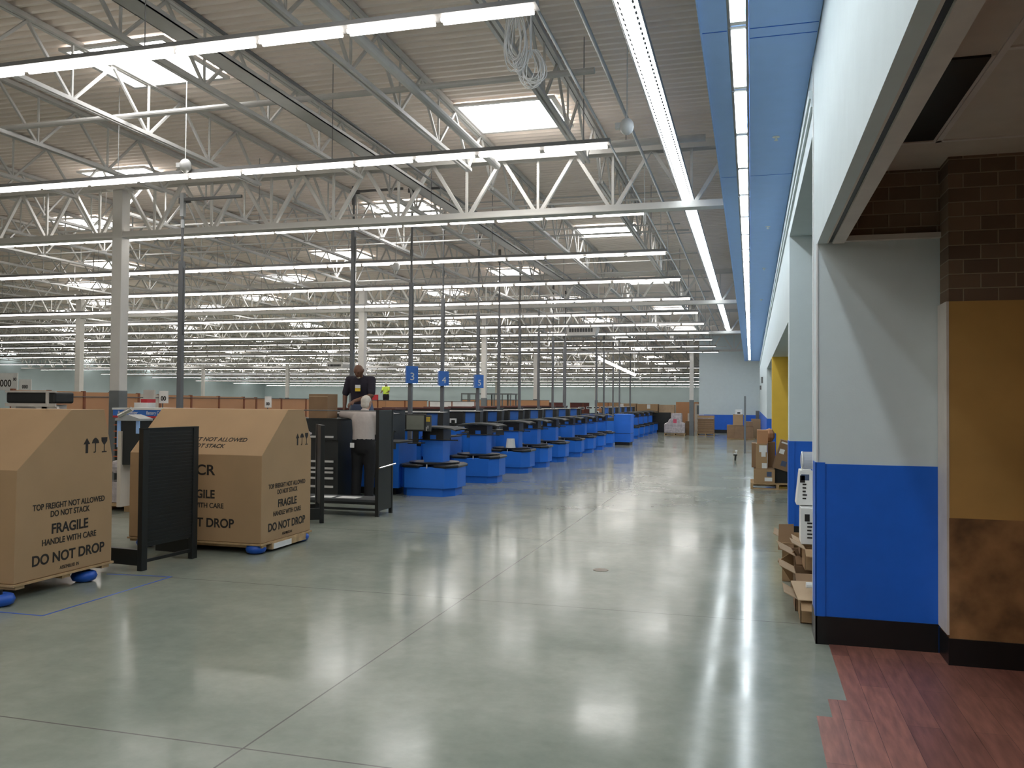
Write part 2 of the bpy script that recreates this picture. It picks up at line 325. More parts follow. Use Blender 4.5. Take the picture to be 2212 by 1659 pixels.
# ---------------------------------------------------------------- columns and girders
GY = [12.4, 24.2, 34.2, 43.9, 56.0, 68.0, 80.0]
cols = [(-10.55, 12.4, 'beside the first girder, nearest the camera'), (-11.6, 24.2, 'under the second girder, behind the navy-shirted person'), (-22.2, 24.2, 'under the second girder at the far left'),
        (-10.8, 34.2, 'under the third girder'), (-29.2, 34.2, 'just right of the nearest column'), (-11.0, 43.9, 'under the fourth girder beside its neighbour'), (-2.88, 43.7, 'by the wrapped pallets'),
        (-30.5, 52, 'in the middle of the sales floor'), (-12, 68, 'near the far wall'), (-40, 56, 'in the far left of the sales floor'), (-24, 80, 'against the far wall')]
for x, y, d in cols:
    t = thing('steel_column', 'square white steel column with grey foot '+d, 'column', (x, y, 0))
    top = zdeck(y)-.5
    MB().box(-.10, .10, -.10, .10, 1.78, top).build('shaft', 'steel', t, bevel=.008)
    MB().box(-.105, .105, -.105, .105, 0, 1.78).build('painted_foot', 'grey', t, bevel=.008)
    MB().box(-.2, .2, -.16, .16, top, top+.05).build('cap_plate', 'steel', t)
order = ['first', 'second', 'third', 'fourth', 'fifth', 'sixth', 'seventh', 'eighth']
for gi, gy in enumerate(GY):
    x0 = max(XL, -1.06*gy-2.5); x1 = -.36 if gy < 48 else -2.8
    zb = ZG(gy); zt = zdeck(gy)-.36; t = thing('roof_girder', 'white lattice roof girder running across the store, '+order[gi]+' from the camera', 'girder', (0, gy, 0))
    MB().box(x0, x1, -.11, .11, zb, zb+.02).box(x0, x1, -.085, -.07, zb+.02, zb+.10).box(x0, x1, .07, .085, zb+.02, zb+.10).build('bottom_chord', 'steel', t)
    MB().box(x0, x1, -.10, .10, zt-.015, zt).box(x0, x1, -.10, -.085, zt-.11, zt-.015).box(x0, x1, .085, .10, zt-.11, zt-.015).build('top_chord', 'steel', t)
    web = MB(); p = 1.13; xx = -.83+p*0.5; i = 0
    while xx > x0+.2:
        a = xx; b = xx-p
        web.bar((a, 0, zt-.06), (a-p/2+.03, 0, zb+.05), .058, .05); web.bar((b, 0, zt-.06), (a-p/2-.03, 0, zb+.05), .058, .05)
        web.bar((a-p/2, 0, zb+.05), (a-p/2, 0, zt-.06), .035)
        xx -= p
    web.build('web', 'steel', t)
# bar joists between girders
JX = [-2.25-1.75*i for i in range(32)]
bays = [YB]+GY+[YF]
proto = {}
for bi in range(len(bays)-1):
    ya, yb = bays[bi], bays[bi+1]; L_ = yb-ya
    nm = 'steel bar joist under the roof deck, '+('before the first girder' if bi == 0 else 'behind the last girder' if bi == len(bays)-2 else 'between the %s and %s girders' % (order[bi-1], order[bi]))
    first = None
    for x in JX:
        if x < -1.06*yb-2.5 or x < XL: continue
        if yb > 48 and x > -3: continue
        if first is None:
            t = first = thing('bar_joist', nm, 'joist', (x, ya, 0), 0, 'bar joists'+nm.split(',')[1])
            zt0, zt1 = zdeck(ya)-.012, zdeck(yb)-.012; D = .70
            MB().bar((-.028, 0, zt0-.03), (-.028, L_, zt1-.03), .045, .055).bar((.028, 0, zt0-.03), (.028, L_, zt1-.03), .045, .055).build('top_chord', 'joist', t)
            zz = lambda f: zt0+(zt1-zt0)*f
            e = .55/L_
            MB().bar((-.03, .55, zz(e)-D), (-.03, L_-.55, zz(1-e)-D), .036, .045).bar((.03, .55, zz(e)-D), (.03, L_-.55, zz(1-e)-D), .036, .045).build('bottom_chord', 'joist', t)
            wb = MB(); nP = max(4, int(round((L_-1.1)/1.25))); st = (L_-1.1)/nP
            wb.bar((0, 0.05, zz(0)-.06), (0, .6, zz(e)-D), .03).bar((0, L_-.05, zz(1)-.06), (0, L_-.6, zz(1-e)-D), .03)
            for i in range(nP):
                y0 = .55+i*st; f0 = y0/L_; f1 = (y0+st)/L_; fm = (f0+f1)/2
                wb.bar((0, y0, zz(f0)-D), (0, y0+st/2, zz(fm)-.06), .030).bar((0, y0+st/2, zz(fm)-.06), (0, y0+st, zz(f1)-D), .030)
                wb.bar((0, y0, zz(f0)-D), (0, y0, zz(f0)-.06), .022)
            wb.build('web', 'joist', t)
        else: dup(first, (x, ya, 0))
for bi in range(len(bays)-1):
    for j, f in enumerate((.33, .67)):
        y = bays[bi]+(bays[bi+1]-bays[bi])*f
        if y < 2: continue
        x0 = max(XL, -1.06*y-2)
        o = MB().bar((x0, 0, 0), (-1.3, 0, 0), .035, .02).bar((x0, .0, .62), (-1.3, 0, .62), .03, .02).build('bridging_rod', 'joist', loc=(0, y, zdeck(y)-.71))
        tag(o, 'thin white bridging angles tying the joists together, %s line %s' % (('nearer', 'farther')[j], 'before the first girder' if bi == 0 else 'behind the %s girder' % order[bi-1]), 'bracing')

# ---------------------------------------------------------------- lamps: cross rows
ordn = ['first','second','third','fourth','fifth','sixth','seventh','eighth','ninth','tenth','eleventh','twelfth','thirteenth','fourteenth','fifteenth','sixteenth','seventeenth','eighteenth','nineteenth','twentieth','twenty-first','twenty-second','twenty-third','twenty-fourth','twenty-fifth','twenty-sixth']
rows = []
y = -20.75; k = -8
while y < 91:
    rows.append((k, y)); y += 3.35 if y < 42 else 6.7; k += 1
PT = .78
tubes_me = {}
for k, y in rows:
    z = 4.62-.0095*min(y, 36)-.018*max(0, y-36) if y > 0 else 4.62
    xe = -1.52
    if y > 48: xe = -3.2
    n = int((1.05*max(y, 6)+3+xe)/PT) if k >= 0 else 34
    n = min(n, int((XL+1.5-xe)/-PT))
    lab = 'row of white fluorescent tubes across the store, %s' % ('just above the camera' if k == -1 else ordn[-k-2]+' row behind the camera' if k < -1 else ordn[min(k, 25)]+' row in view from the camera')
    t = thing('strip_light', lab, 'light', (xe, y, z), 0, 'cross rows of strip lights')
    lp = .0 if k <= 8 else -.022; MB().box(-n*PT, 0, -.070, .070, 0, .012).box(-n*PT, 0, -.073, -.070, lp, .012).box(-n*PT, 0, .070, .073, lp, .012).box(-n*PT, 0, -.035, .035, .012, .055).build('housing', 'housing', t)
    hgm = MB().cyl((0, 0, .055), (0, 0, zdeck(y)-z), .006, 4).mesh('hanger', M['housing'])
    for i in range(0, n, 4):
        o = bpy.data.objects.new('hanger', hgm); COL.objects.link(o); o.parent = t; o.location = (-i*PT-.3, 0, 0)
    if k <= 8:
        for i in range(n):
            key = 'near'
            if key not in tubes_me:
                mb = MB()
                for dy in (-.026, .026): mb.cyl((-.745, dy, -.030), (-.035, dy, -.030), .018, 6)
                tubes_me[key] = mb.mesh('tube', M['tube'], True)
            o = bpy.data.objects.new('tube', tubes_me[key]); COL.objects.link(o); o.parent = t; o.location = (-i*PT, 0, 0)
    else:
        mb = MB()
        for i in range(n): mb.cyl((-i*PT-.735, 0, -.016), (-i*PT-.045, 0, -.016), .018, 4)
        o = mb.build('tube', 'tube', t); o['kind'] = 'stuff'
# long strip along the soffit
t = thing('strip_light', 'long bright slotted strip light running down the aisle left of the blue soffit', 'light', (-.90, 0, 4.62))
MB().prismy([(-.085, 0), (-.03, -.028), (.03, -.028), (.085, 0)], -3, 36.8).build('lens', 'strip', t)
MB().box(-.09, .09, -3, 36.8, .0, .05).build('housing', 'housing', t)
sl = MB(); y = 4.5
while y < 20:
    for sx in (-1, 1): sl.add([(sx*.047, y, -.0215), (sx*.062, y, -.0145), (sx*.062, y+.055, -.0145), (sx*.047, y+.055, -.0215)], [(0,1,2,3) if sx > 0 else (3,2,1,0)])
    y += .095
sl.build('slots', 'black', t)['kind'] = 'stuff'

# ---------------------------------------------------------------- skylights
sk0 = None
for i in range(15):
    x = -3.25-3.85*i; off = (11.65 if i == 0 else 13.2) if i % 2 == 0 else 8.75-(.3 if i > 1 else 0)
    kk = -1
    while off+(8.3 if i % 2 == 0 else 7.95)*kk < 90:
        y = off+(8.3 if i % 2 == 0 else 7.95)*kk; kk += 1
        if y < 3 or x < -1.05*y-2.5 or (y > 46 and x > -4): continue
        if min(abs(y-g) for g in GY) < .72: y += .8
        if sk0 is None:
            sk0 = thing('skylight', 'square glowing skylight panel set between the joists of the roof deck', 'skylight', (x, y, zdeck(y)-.02), 0, 'skylights in the roof')
            MB().box(-.66, .66, -.58, .58, -.015, -.005).build('diffuser', 'sky', sk0)
            MB().box(-.72, -.66, -.64, .64, -.035, 0).box(.66, .72, -.64, .64, -.035, 0).box(-.66, .66, -.64, -.58, -.035, 0).box(-.66, .66, .58, .64, -.035, 0).build('curb', 'joist', sk0)
        else: dup(sk0, (x, y, zdeck(y)-.02))

# pipes, conduits, devices under the roof
def pipe(name, p, q, r, m, label, cat='pipe'):
    o = MB().cyl((0,0,0), Vector(q)-Vector(p), r, 12).build(name, m, loc=p, smooth=False); return tag(o, label, cat)
pipe('sprinkler_main', (-3.62, -4, 5.12), (-3.62, 12.0, 5.12), .055, 'joist', 'thick white sprinkler pipe running along the joists towards the first girder')
pipe('sprinkler_main', (-12, 8.85, 5.15), (-1.6, 8.85, 5.15), .035, 'joist', 'white sprinkler pipe crossing the joists left of the first skylight')
pipe('sprinkler_main', (-12, 11.7, 5.22), (-.6, 11.7, 5.22), .05, 'joist', 'bright white pipe crossing just in front of the first girder')
for i, (x, z, r, m, d) in enumerate(((-1.42, 5.05, .02, 'galv', 'galvanised conduit nearest the slotted strip light'), (-4.62, 5.0, .018, 'gal2', 'dark conduit between the sprinkler pipe and the checkout poles'), (-1.15, 5.2, .03, 'galv', 'galvanised pipe above the slotted strip light'), (-1.75, 5.0, .015, 'galv', 'thin galvanised conduit beside the end of the light rows'))):
    pipe('conduit', (x, -2, z), (x, 40, z-.15), r, m, d+' running down the store', 'conduit')
for i, yy in enumerate((14.5, 17.3, 20, 22.6, 27, 30.2)):
    pipe('branch_pipe', (-14, yy, 5.1), (-1.2, yy, 5.1), .02, 'joist', 'thin white sprinkler branch crossing the joists, %s behind the first girder' % ordn[i], 'pipe')
ct = tag(MB().box(-.11, .11, 0, 32, 0, .012).box(-.11, -.10, 0, 32, 0, .05).box(.10, .11, 0, 32, 0, .05).build('cable_tray', 'joist', loc=(-5.05, 2, 4.98)), 'flat galvanised cable tray running along the joists', 'cable tray')
# big loops of cable
for i, (cx, cy, cz, R, n_) in enumerate(((-1.95, 7.0, 4.75, .5, 13), (-1.83, 7.05, 4.50, .5, 11))):
    mb = MB()
    for k in range(n_):
        w1 = random.uniform(.05, .12) if i == 0 else random.uniform(.06, .125); h1 = random.uniform(.20, .27) if i == 0 else random.uniform(.12, .17)
        ax = random.uniform(-.4, .4); tl = random.uniform(-.12, .12); ox = random.uniform(-.03, .03); top_ = .26 if i == 0 else .17; pts = []
        for s_ in range(29):
            a = 2*PI*s_/28; lx = w1*math.cos(a)*(1+.25*math.sin(a)*-1); lz = h1*math.sin(a)-h1+top_+random.uniform(-.003, .003)
            lx, lz = lx+tl*lz, lz
            pts.append((ox+lx*math.cos(ax), lx*math.sin(ax), lz))
        mb.path(pts, .004, 4)
    mb.cyl((0, 0, .1), (0, 0, zdeck(cy)-cz-.02), .01, 5)
    tag(mb.build('cable_coil', 'white', loc=(cx, cy, cz)), ('wide bundle of white cable loops hanging beside the long joist', 'lower oval coil of white cable hanging in front of the wider bundle')[i], 'cable coil')
def cable_hang(x, y, z, lab):
    t = thing('hanging_cable_coil', lab, 'cable coil', (x, y, z))
    MB().torus((0, 0, -.18), .13, .006, 22, 5, 'x', 1).torus((.01, .01, -.2), .10, .006, 22, 5, 'x', 1).build('coil', 'white', t)
    MB().cyl((0, 0, -.05), (0, 0, zdeck(y)-z), .006, 5).build('drop_wire', 'white', t)
cable_hang(-1.72, 16.9, 4.55, 'white coil of cable hung at the end of the fourth light row')
cable_hang(-1.62, 13.4, 4.75, 'white coil of cable hung near the end of the third light row')
def dish(x, y, z, lab):
    t = thing('wireless_antenna', lab, 'antenna', (x, y, z))
    MB().ball((0, 0, 0), (.075, .075, .09), 16, 8).build('dome', 'white', t, smooth=True)
    MB().cyl((0, 0, .08), (0, 0, zdeck(y)-z), .006, 5).build('drop_wire', 'white', t)
    MB().box(-.12, -.05, -.03, .03, -.02, .04).build('bracket', 'white', t)
dish(-1.27, 8.95, 4.56, 'white hanging dome antenna off the end of the second light row')
dish(-6.95, 9.3, 4.62, 'white hanging dome antenna beside the tall grey pole on the left')
dish(-6.9, 15.9, 4.35, 'white hanging dome antenna below the fourth light row')
def unit(x, y, z, lab, s=1.0):
    t = thing('air_diffuser_box', lab, 'air unit', (x, y, z))
    MB().prismy([(-.56*s, .08*s), (-.5*s, -.2*s), (.5*s, -.2*s), (.6*s, .08*s), (.55*s, .2*s), (-.5*s, .2*s)], -.3, .3).build('casing', 'joist', t)
    g = MB()
    for i in range(9): g.box((-.44+i*.1)*s, (-.365+i*.1)*s, -.31, -.29, -.08*s, .06*s)
    g.build('grille', 'black', t)
    for sx in (-.4, .4): MB().cyl((sx*s, 0, .2*s), (sx*s, 0, zdeck(y)-z), .012).build('hanger', 'joist', t)
unit(-6.0, 31.0, 4.28, 'grey ceiling air box with dark louvres hanging over the far checkouts')
unit(-15.4, 30, 2.98, 'small grey air box with dark louvres left of the person in the navy shirt', .6)
t = thing('heater_tube', 'bright white slanting fluorescent tube hanging loose by the far column', 'light', (-5.5, 38, 2.9))
MB().cyl((-1.1, 0, .72), (.55, 0, -.05), .06, 8).build('tube', 'tube', t)
MB().cyl((-1.0, 0, .7), (-1.0, 0, 2.75), .01, 4).build('hanger', 'joist', t); MB().cyl((.5, 0, 0), (.5, 0, 2.75), .01, 4).build('hanger', 'joist', t)

# ---------------------------------------------------------------- people
def rot(v, ax, a): return Matrix.Rotation(a, 3, ax) @ Vector(v)
def hand(mb, wrist, d, up, s=1.0, curl=.5, side=1):
    """palm, four unequal bent fingers and a thumb; d = pointing direction, up = back of hand normal"""
    d = Vector(d).normalized(); up = Vector(up); up = (up-d*up.dot(d)).normalized(); sd = d.cross(up)*side
    w_ = Vector(wrist); p = w_+d*.085*s
    for k in range(5): mb.cap(w_+d*.02*s+sd*(k-2)*.012*s, p+sd*(k-2)*.016*s, .013*s, .012*s)
    for k, L_ in enumerate((.068, .078, .073, .058)):
        b = p+sd*(k-1.5)*.021*s; q = b+(d*math.cos(curl*.5)-up*math.sin(curl*.5))*L_*.5*s
        e = q+(d*math.cos(curl*1.6)-up*math.sin(curl*1.6))*L_*.5*s
        mb.cap(b, q, .0088*s, .0082*s); mb.cap(q, e, .0082*s, .0070*s)
    tb = w_+d*.03*s-sd*.032*s; tq = tb+(d*.7-sd*.7)*.032*s-up*.008*s; te = tq+(d*.9-sd*.25-up*.3)*.03*s
    mb.cap(tb, tq, .012*s, .010*s); mb.cap(tq, te, .010*s, .0085*s)
def head(mb, c, fdir, tilt=0, s=1.0):
    """head centred at c, facing fdir (horizontal), tilted forward by tilt"""
    f = Vector(fdir).normalized(); x = f.cross(Vector((0, 0, 1))).normalized()
    T = Matrix((x, f, Vector((0, 0, 1)))).transposed() @ Matrix.Rotation(-tilt, 3, 'X')
    C_ = Vector(c); P = lambda a, b, cc: C_+T @ Vector((a, b, cc))*s
    mb.ball(C_, (.076*s, .096*s, .102*s), 20, 14, T); mb.ball(P(0, .018, -.055), (.056*s, .068*s, .066*s), 16, 10, T)
    mb.ball(P(0, .055, -.098), (.026*s, .024*s, .02*s), 10, 8, T)
    mb.ball(P(0, .098, -.028), (.013*s, .020*s, .022*s), 10, 8, T); mb.cap(P(0, .088, .01), P(0, .104, -.03), .009*s, .012*s)
    mb.cap(P(-.04, .078, .018), P(.04, .078, .018), .012*s)
    mb.ball(P(0, .083, -.065), (.024*s, .010*s, .008*s), 10, 6, T); mb.ball(P(0, .081, -.076), (.02*s, .010*s, .007*s), 10, 6, T)
    for sx in (-1, 1):
        mb.ball(P(sx*.079, -.005, -.008), (.010*s, .020*s, .031*s), 10, 8, T)
        mb.ball(P(sx*.032, .078, .0), (.013*s, .01*s, .008*s), 10, 6, T)
    return P, T
def eyes(P, T, parent):
    mb = MB()
    for sx in (-1, 1): mb.ball(P(sx*.031, .086, .000), (.010, .005, .005), 8, 6, T)
    mb.build('eyes', 'ink', parent)
def figure(root, J, skin, shirt, trouser, sleeve, facing, tilt, s=1.0, shoe='black', vox=.011):
    """J: joints in world metres relative to root"""
    V = {k: Vector(v) for k, v in J.items()}
    b = MB(); P, T = head(b, V['head'], facing, tilt, s)
    b.cap(V['neck']+Vector((0, 0, -.03)), V['head']+Vector((0, 0, -.05)), .058, .054)
    ch = (V['shL']+V['shR'])/2; pel = (V['hipL']+V['hipR'])/2; mid = (ch+pel)/2
    sx = (V['shR']-V['shL']).normalized(); up = (ch-pel).normalized(); fr = up.cross(sx)
    TT = Matrix((sx, fr, up)).transposed()
    def torso(mb, g, lo=-.14, hi=1):
        H_ = (ch-pel).length; st = [(-.14, .13, .10), (-.08, .165, .122), (0, .172, .13), (.10, .165, .128), (.20, .163, .125), (.30, .172, .124), (.38, .182, .12), (.44, .180, .108), (.49, .14, .09), (.53, .08, .07)]
        k_ = H_/.46; rings = []
        for z_, rx, ry in st:
            if z_ < lo or z_ > hi: continue
            c = pel+up*z_*k_; rings.append([c+sx*(rx+g)*math.copysign(abs(math.cos(q))**.85, math.cos(q))+fr*(ry+g)*math.copysign(abs(math.sin(q))**.85, math.sin(q)) for q in [2*PI*i/24 for i in range(24)]])
        mb.loft(rings); n0 = len(rings[0]); mb.add([tuple(p) for p in rings[0]], [tuple(range(n0-1, -1, -1))]); mb.add([tuple(p) for p in rings[-1]], [tuple(range(n0))])
        if hi < 1: return
        mb.cap(V['shL'], V['shR'], .060+g); mb.cap(V['neck'], ch, .055+g*.5, .075+g)
    torso(b, 0)
    for a in 'LR':
        b.cap(V['sh'+a], V['el'+a], .054, .043); b.cap(V['el'+a], V['wr'+a], .044, .030)
        dd = V.get('hd'+a, (V['wr'+a]-V['el'+a]).normalized()); hand(b, V['wr'+a], dd, V.get('hu'+a, Vector((0, 0, 1))), 1.0, .6, 1 if a == 'L' else -1)
        b.cap(V['hip'+a], V['kn'+a], .080, .056); b.cap(V['kn'+a], V['an'+a], .055, .038)
        b.cap(V['an'+a]+Vector((0, 0, -.02)), V['an'+a]+Vector(facing)*.13+Vector((0, 0, -.045)), .038, .032)
    b.build('body', skin, root, remesh=vox, sm=4)
    sh = MB(); torso(sh, .018, -.02)
    for a in 'LR':
        e = V['sh'+a].lerp(V['el'+a], min(1, sleeve)); sh.cap(V['sh'+a], e, .076, .066)
        if sleeve > 1: sh.cap(V['el'+a], V['el'+a].lerp(V['wr'+a], sleeve-1), .064, .048)
    sh.build('shirt', shirt, root, remesh=.014, sm=3)
    tr = MB(); torso(tr, .020, -.14, .11)
    for a in 'LR': tr.cap(V['hip'+a]+Vector((0,0,-.03)), V['kn'+a], .118, .090); tr.cap(V['kn'+a], V['an'+a]+Vector((0, 0, .01)), .090, .078)
    tr.build('trousers', trouser, root, remesh=.016, sm=3)
    so_ = MB()
    for a in 'LR':
        p = V['an'+a]; so_.cap(p+Vector(facing)*-.02+Vector((0, 0, -.045)), p+Vector(facing)*.16+Vector((0, 0, -.045)), .045, .043); so_.cap(p, p+Vector((0, 0, -.04)), .046, .046)
    so_.build('shoes', shoe, root, remesh=.012, sm=2)
    return P, T, V
MX, MY = -6.13, 12.86
m1 = thing('person', 'person with white hair, white shirt and black trousers leaning on the black cabinet', 'person', (MX, MY, 0))
P, T, V = figure(m1, dict(head=(.03, .04, 1.615), neck=(.02, .0, 1.47), shL=(-.19, 0, 1.40), shR=(.20, 0, 1.405), elL=(-.43, .10, 1.41), wrL=(-.36, .32, 1.405), elR=(.235, .10, 1.13), wrR=(.16, .32, 1.20),
    hdL=(.2, 1, 0), huL=(0, 0, 1), hdR=(-.1, 1, .1), huR=(0, 0, 1), hipL=(-.09, 0, .92), hipR=(.10, 0, .92), knL=(-.11, .01, .50), knR=(.11, .02, .50), anL=(-.12, -.01, .09), anR=(.11, .0, .09)),
    'skinL', 'cloth', 'pants', 1.85, (.1, 1, 0), .05, 1.06)
hm = MB(); hm.ball(P(0, -.012, .018), (.083, .098, .100), 20, 14, T); hm.ball(P(0, -.04, -.035), (.074, .068, .07), 16, 10, T); hm.build('hair', 'hair', m1, remesh=.009, sm=3)
MB().box(-.15, -.075, -.185, -.175, .875, .955).build('badge', 'white', m1, bevel=.01)
MB().torus((0, 0, .96), .182, .014, 24, 6, 'z', .76).build('belt', 'bmet', m1)
eyes(P, T, m1)
NX, NY, NZ = -6.50, 13.55, .61
m2 = thing('person', 'person with bald head, navy polo shirt and yellow badge, bending forward above the counter', 'person', (NX, NY, NZ))
P, T, V = figure(m2, dict(head=(.03, -.19, 1.545), neck=(.02, -.09, 1.44), shL=(.215, -.06, 1.38), shR=(-.20, -.06, 1.385), elL=(.265, -.17, 1.12), wrL=(.06, -.42, 1.02), elR=(-.285, -.06, 1.12), wrR=(-.255, -.14, .88),
    hdL=(-.45, -.6, -.45), huL=(0, -.4, 1), hdR=(0, -.1, -1), huR=(-1, 0, 0), hipL=(.10, .02, .90), hipR=(-.10, .02, .90), knL=(.11, 0, .48), knR=(-.11, 0, .48), anL=(.12, .03, .09), anR=(-.12, .03, .09)),
    'skinD', 'navy', 'jeans', .82, (-.05, -1, 0), .50, 1.04)
eyes(P, T, m2)
hm = MB(); hm.ball(P(0, -.035, -.02), (.081, .072, .048), 18, 10, T); hm.build('hair', 'hair2', m2, remesh=.009, sm=2)
hm = MB(); hm.ball(P(0, .052, -.09), (.035, .032, .03), 12, 8, T); hm.build('beard', 'hair', m2)
bd = MB(); bd.box(-.01, .085, -.235, -.228, 1.245, 1.30); bd.build('badge', 'white', m2)
MB().box(-.01, .085, -.236, -.228, 1.19, 1.243).build('badge_panel', 'yel', m2)
t = thing('step_platform', 'black work platform carrying the person in the navy shirt', 'platform', (NX, NY, 0))
MB().box(-.4, .4, -.18, .22, .55, .61).build('deck', 'bmet', t)
for sx in (-.36, .36):
    for sy in (-.15, .19): MB().box(sx-.02, sx+.02, sy-.02, sy+.02, 0, .55).build('leg', 'bmet', t)
fw = thing('person', 'distant person in hi-vis vest standing on a red lift above the far shelves', 'person', (-22.3, 50, 1.05))
P, T, V = figure(fw, dict(head=(0, -.02, 1.6), neck=(0, 0, 1.45), shL=(-.19, 0, 1.4), shR=(.19, 0, 1.4), elL=(-.24, -.1, 1.15), wrL=(-.2, -.3, 1.1), elR=(.24, -.1, 1.15), wrR=(.2, -.3, 1.1), hipL=(-.1, 0, .9), hipR=(.1, 0, .9), knL=(-.1, 0, .5), knR=(.1, 0, .5), anL=(-.1, 0, .09), anR=(.1, 0, .09)), 'skinD', 'hiv', 'pants', .6, (0, -1, 0), .2, vox=.02)
hm = MB(); hm.ball(P(0, 0, .05), (.1, .12, .08), 14, 8, T); hm.build('hard_hat', 'white', fw)
t = thing('scissor_lift', 'small red lift carrying the distant person in the hi-vis vest', 'lift', (-22.3, 50, 0))
MB().box(-.9, .5, -.4, .4, .95, 1.05).box(-.9, -.35, -.45, -.38, 1.05, 2.0).build('basket', 'red', t)
MB().bar((-.7, 0, .2), (.3, 0, .9), .08).bar((.3, 0, .2), (-.7, 0, .9), .08).build('scissor_arms', 'bmet', t)
MB().box(-.9, .5, -.4, .4, .0, .25).build('chassis', 'red', t)

# ---------------------------------------------------------------- crated kiosks on blue casters
def caster(mb, x, y): mb.torus((x, y, .052), .062, .048, 18, 8)
def crate(name, label, X0, X1, prof, z0, casters, front_text=False, tx=None):
    t = thing(name, label, 'crate', (0, 0, 0))
    b = MB().prismx(prof, X0, X1).build('carton', 'card', t, bevel=.004)
    fl = MB(); ys = [p[0] for p in prof]; y0, y1 = min(ys), max(ys)
    pl = MB().box(X0-.01, X1+.015, y0-.015, y1+.015, z0-.022, z0-.004)
    for yy in (y0+.02, (y0+y1)/2-.04, y1-.12): pl.box(X0, X1, yy, yy+.09, z0-.05, z0-.02)
    pl.build('pallet', 'wood', t)
    for cx, cy in casters:
        c = MB(); caster(c, cx, cy); c.build('caster', 'tyre', t, smooth=True)
        MB().cyl((cx, cy, .05), (cx, cy, z0-.05+.03), .018, 10).build('caster_stem', 'bmet', t)
    yc = tx or (y0+y1)/2; o = (X1+.0015); k = (y1-y0)/1.1
    D = ((0, 1, 0), (0, 0, 1))
    def T_(s, z, sz, wd): return text(s, sz, 'ink', t, (o, yc, z), D[0], D[1], 'lettering', sx=wd, bold=.0028 if sz > .1 else .0012 if sz > .05 else 0)
    sc_ = k
    T_('TOP FREIGHT NOT ALLOWED', z0+.565, .070, .86*sc_); T_('DO NOT STACK', z0+.495, .070, .86*sc_)
    T_('FRAGILE', z0+.352, .118, .96*sc_); T_('HANDLE WITH CARE', z0+.262, .072, .90*sc_); T_('DO NOT DROP', z0+.108, .120, .98*sc_); T_('ASSEMBLED IN', z0+.035, .042, .8*sc_)
    # handling marks: arrow, umbrella, glass
    mk = MB(); yy = y1-.345*k; zz = z0+1.06; x_ = X1+.001
    def fl_(poly): mk.prismx([(yy+a*k, zz+b_) for a, b_ in poly], X1-.001, X1+.0015)
    fl_([(0, -.05), (.03, -.05), (.03, .03), (.055, .03), (.015, .085), (-.025, .03), (0, .03)])
    yy += .12*k; fl_([(-.045, .035), (.045, .035), (.035, .06), (.018, .078), (0, .084), (-.018, .078), (-.035, .06)]); fl_([(-.005, -.045), (.005, -.045), (.005, .036), (-.005, .036)]); fl_([(-.022, -.05), (0, -.05), (0, -.04), (-.022, -.04)])
    yy += .11*k; fl_([(-.008, .02), (.008, .02), (.035, .05), (.038, .085), (-.038, .085), (-.035, .05)]); fl_([(-.005, -.045), (.005, -.045), (.005, .021), (-.005, .021)]); fl_([(-.03, -.052), (.03, -.052), (.03, -.042), (-.03, -.042)])
    mk.build('handling_marks', 'ink', t)
    return t
crate('crated_kiosk', 'large tan shipping carton with sloped top at the left edge, nearest the camera', -7.4, -5.70, [(5.555, .148), (6.645, .148), (6.64, 1.10), (6.525, 1.548), (6.13, 1.548), (5.57, 1.06)], .148, [(-5.72, 5.30+.15), (-5.78, 6.40), (-7.2, 5.6), (-7.2, 6.4)], tx=6.14)
k2 = crate('crated_kiosk', 'large tan shipping carton with sloped top behind the black perforated panel', -6.66, -5.0, [(8.03, .118), (9.08, .118), (9.08, 1.18), (8.90, 1.537), (8.555, 1.537), (8.03, 1.05)], .118, [(-5.10, 8.10), (-5.08, 8.98), (-6.5, 8.12), (-6.5, 8.98)], tx=8.56)
MB().box(-4.985, -4.975, 8.25, 8.62, .03, .09).build('label_strip', 'paper', k2)
MB().box(-6.5, -4.98, 8.22, 8.95, .03, .095).build('skid', 'wood', k2)
FR = 8.0285; fx = ((1, 0, 0), (0, 0, 1))
def F_(s, x, z, sz, wd=.95): text(s, sz, 'ink', k2, (x, FR, z), fx[0], fx[1], 'lettering', sx=wd, bold=.003 if sz > .1 else .0014)
F_('NCR', -5.76, .83, .155, 1.15); F_('FRAGILE', -5.79, .58, .125); F_('HANDLE WITH CARE', -5.80, .475, .075); F_('DO NOT DROP', -5.78, .27, .135)
sd = Vector((0, .525, .487)).normalized(); nrm = Vector((1, 0, 0)).cross(sd)
for s, u in (('TOP FREIGHT NOT ALLOWED', .20), ('DO NOT STACK', .10)):
    p = Vector((-5.80, 8.03, 1.05))+sd*u+nrm*.002; text(s, .082, 'ink', k2, p, (1, 0, 0), sd, 'lettering', sx=.92, bold=.001)

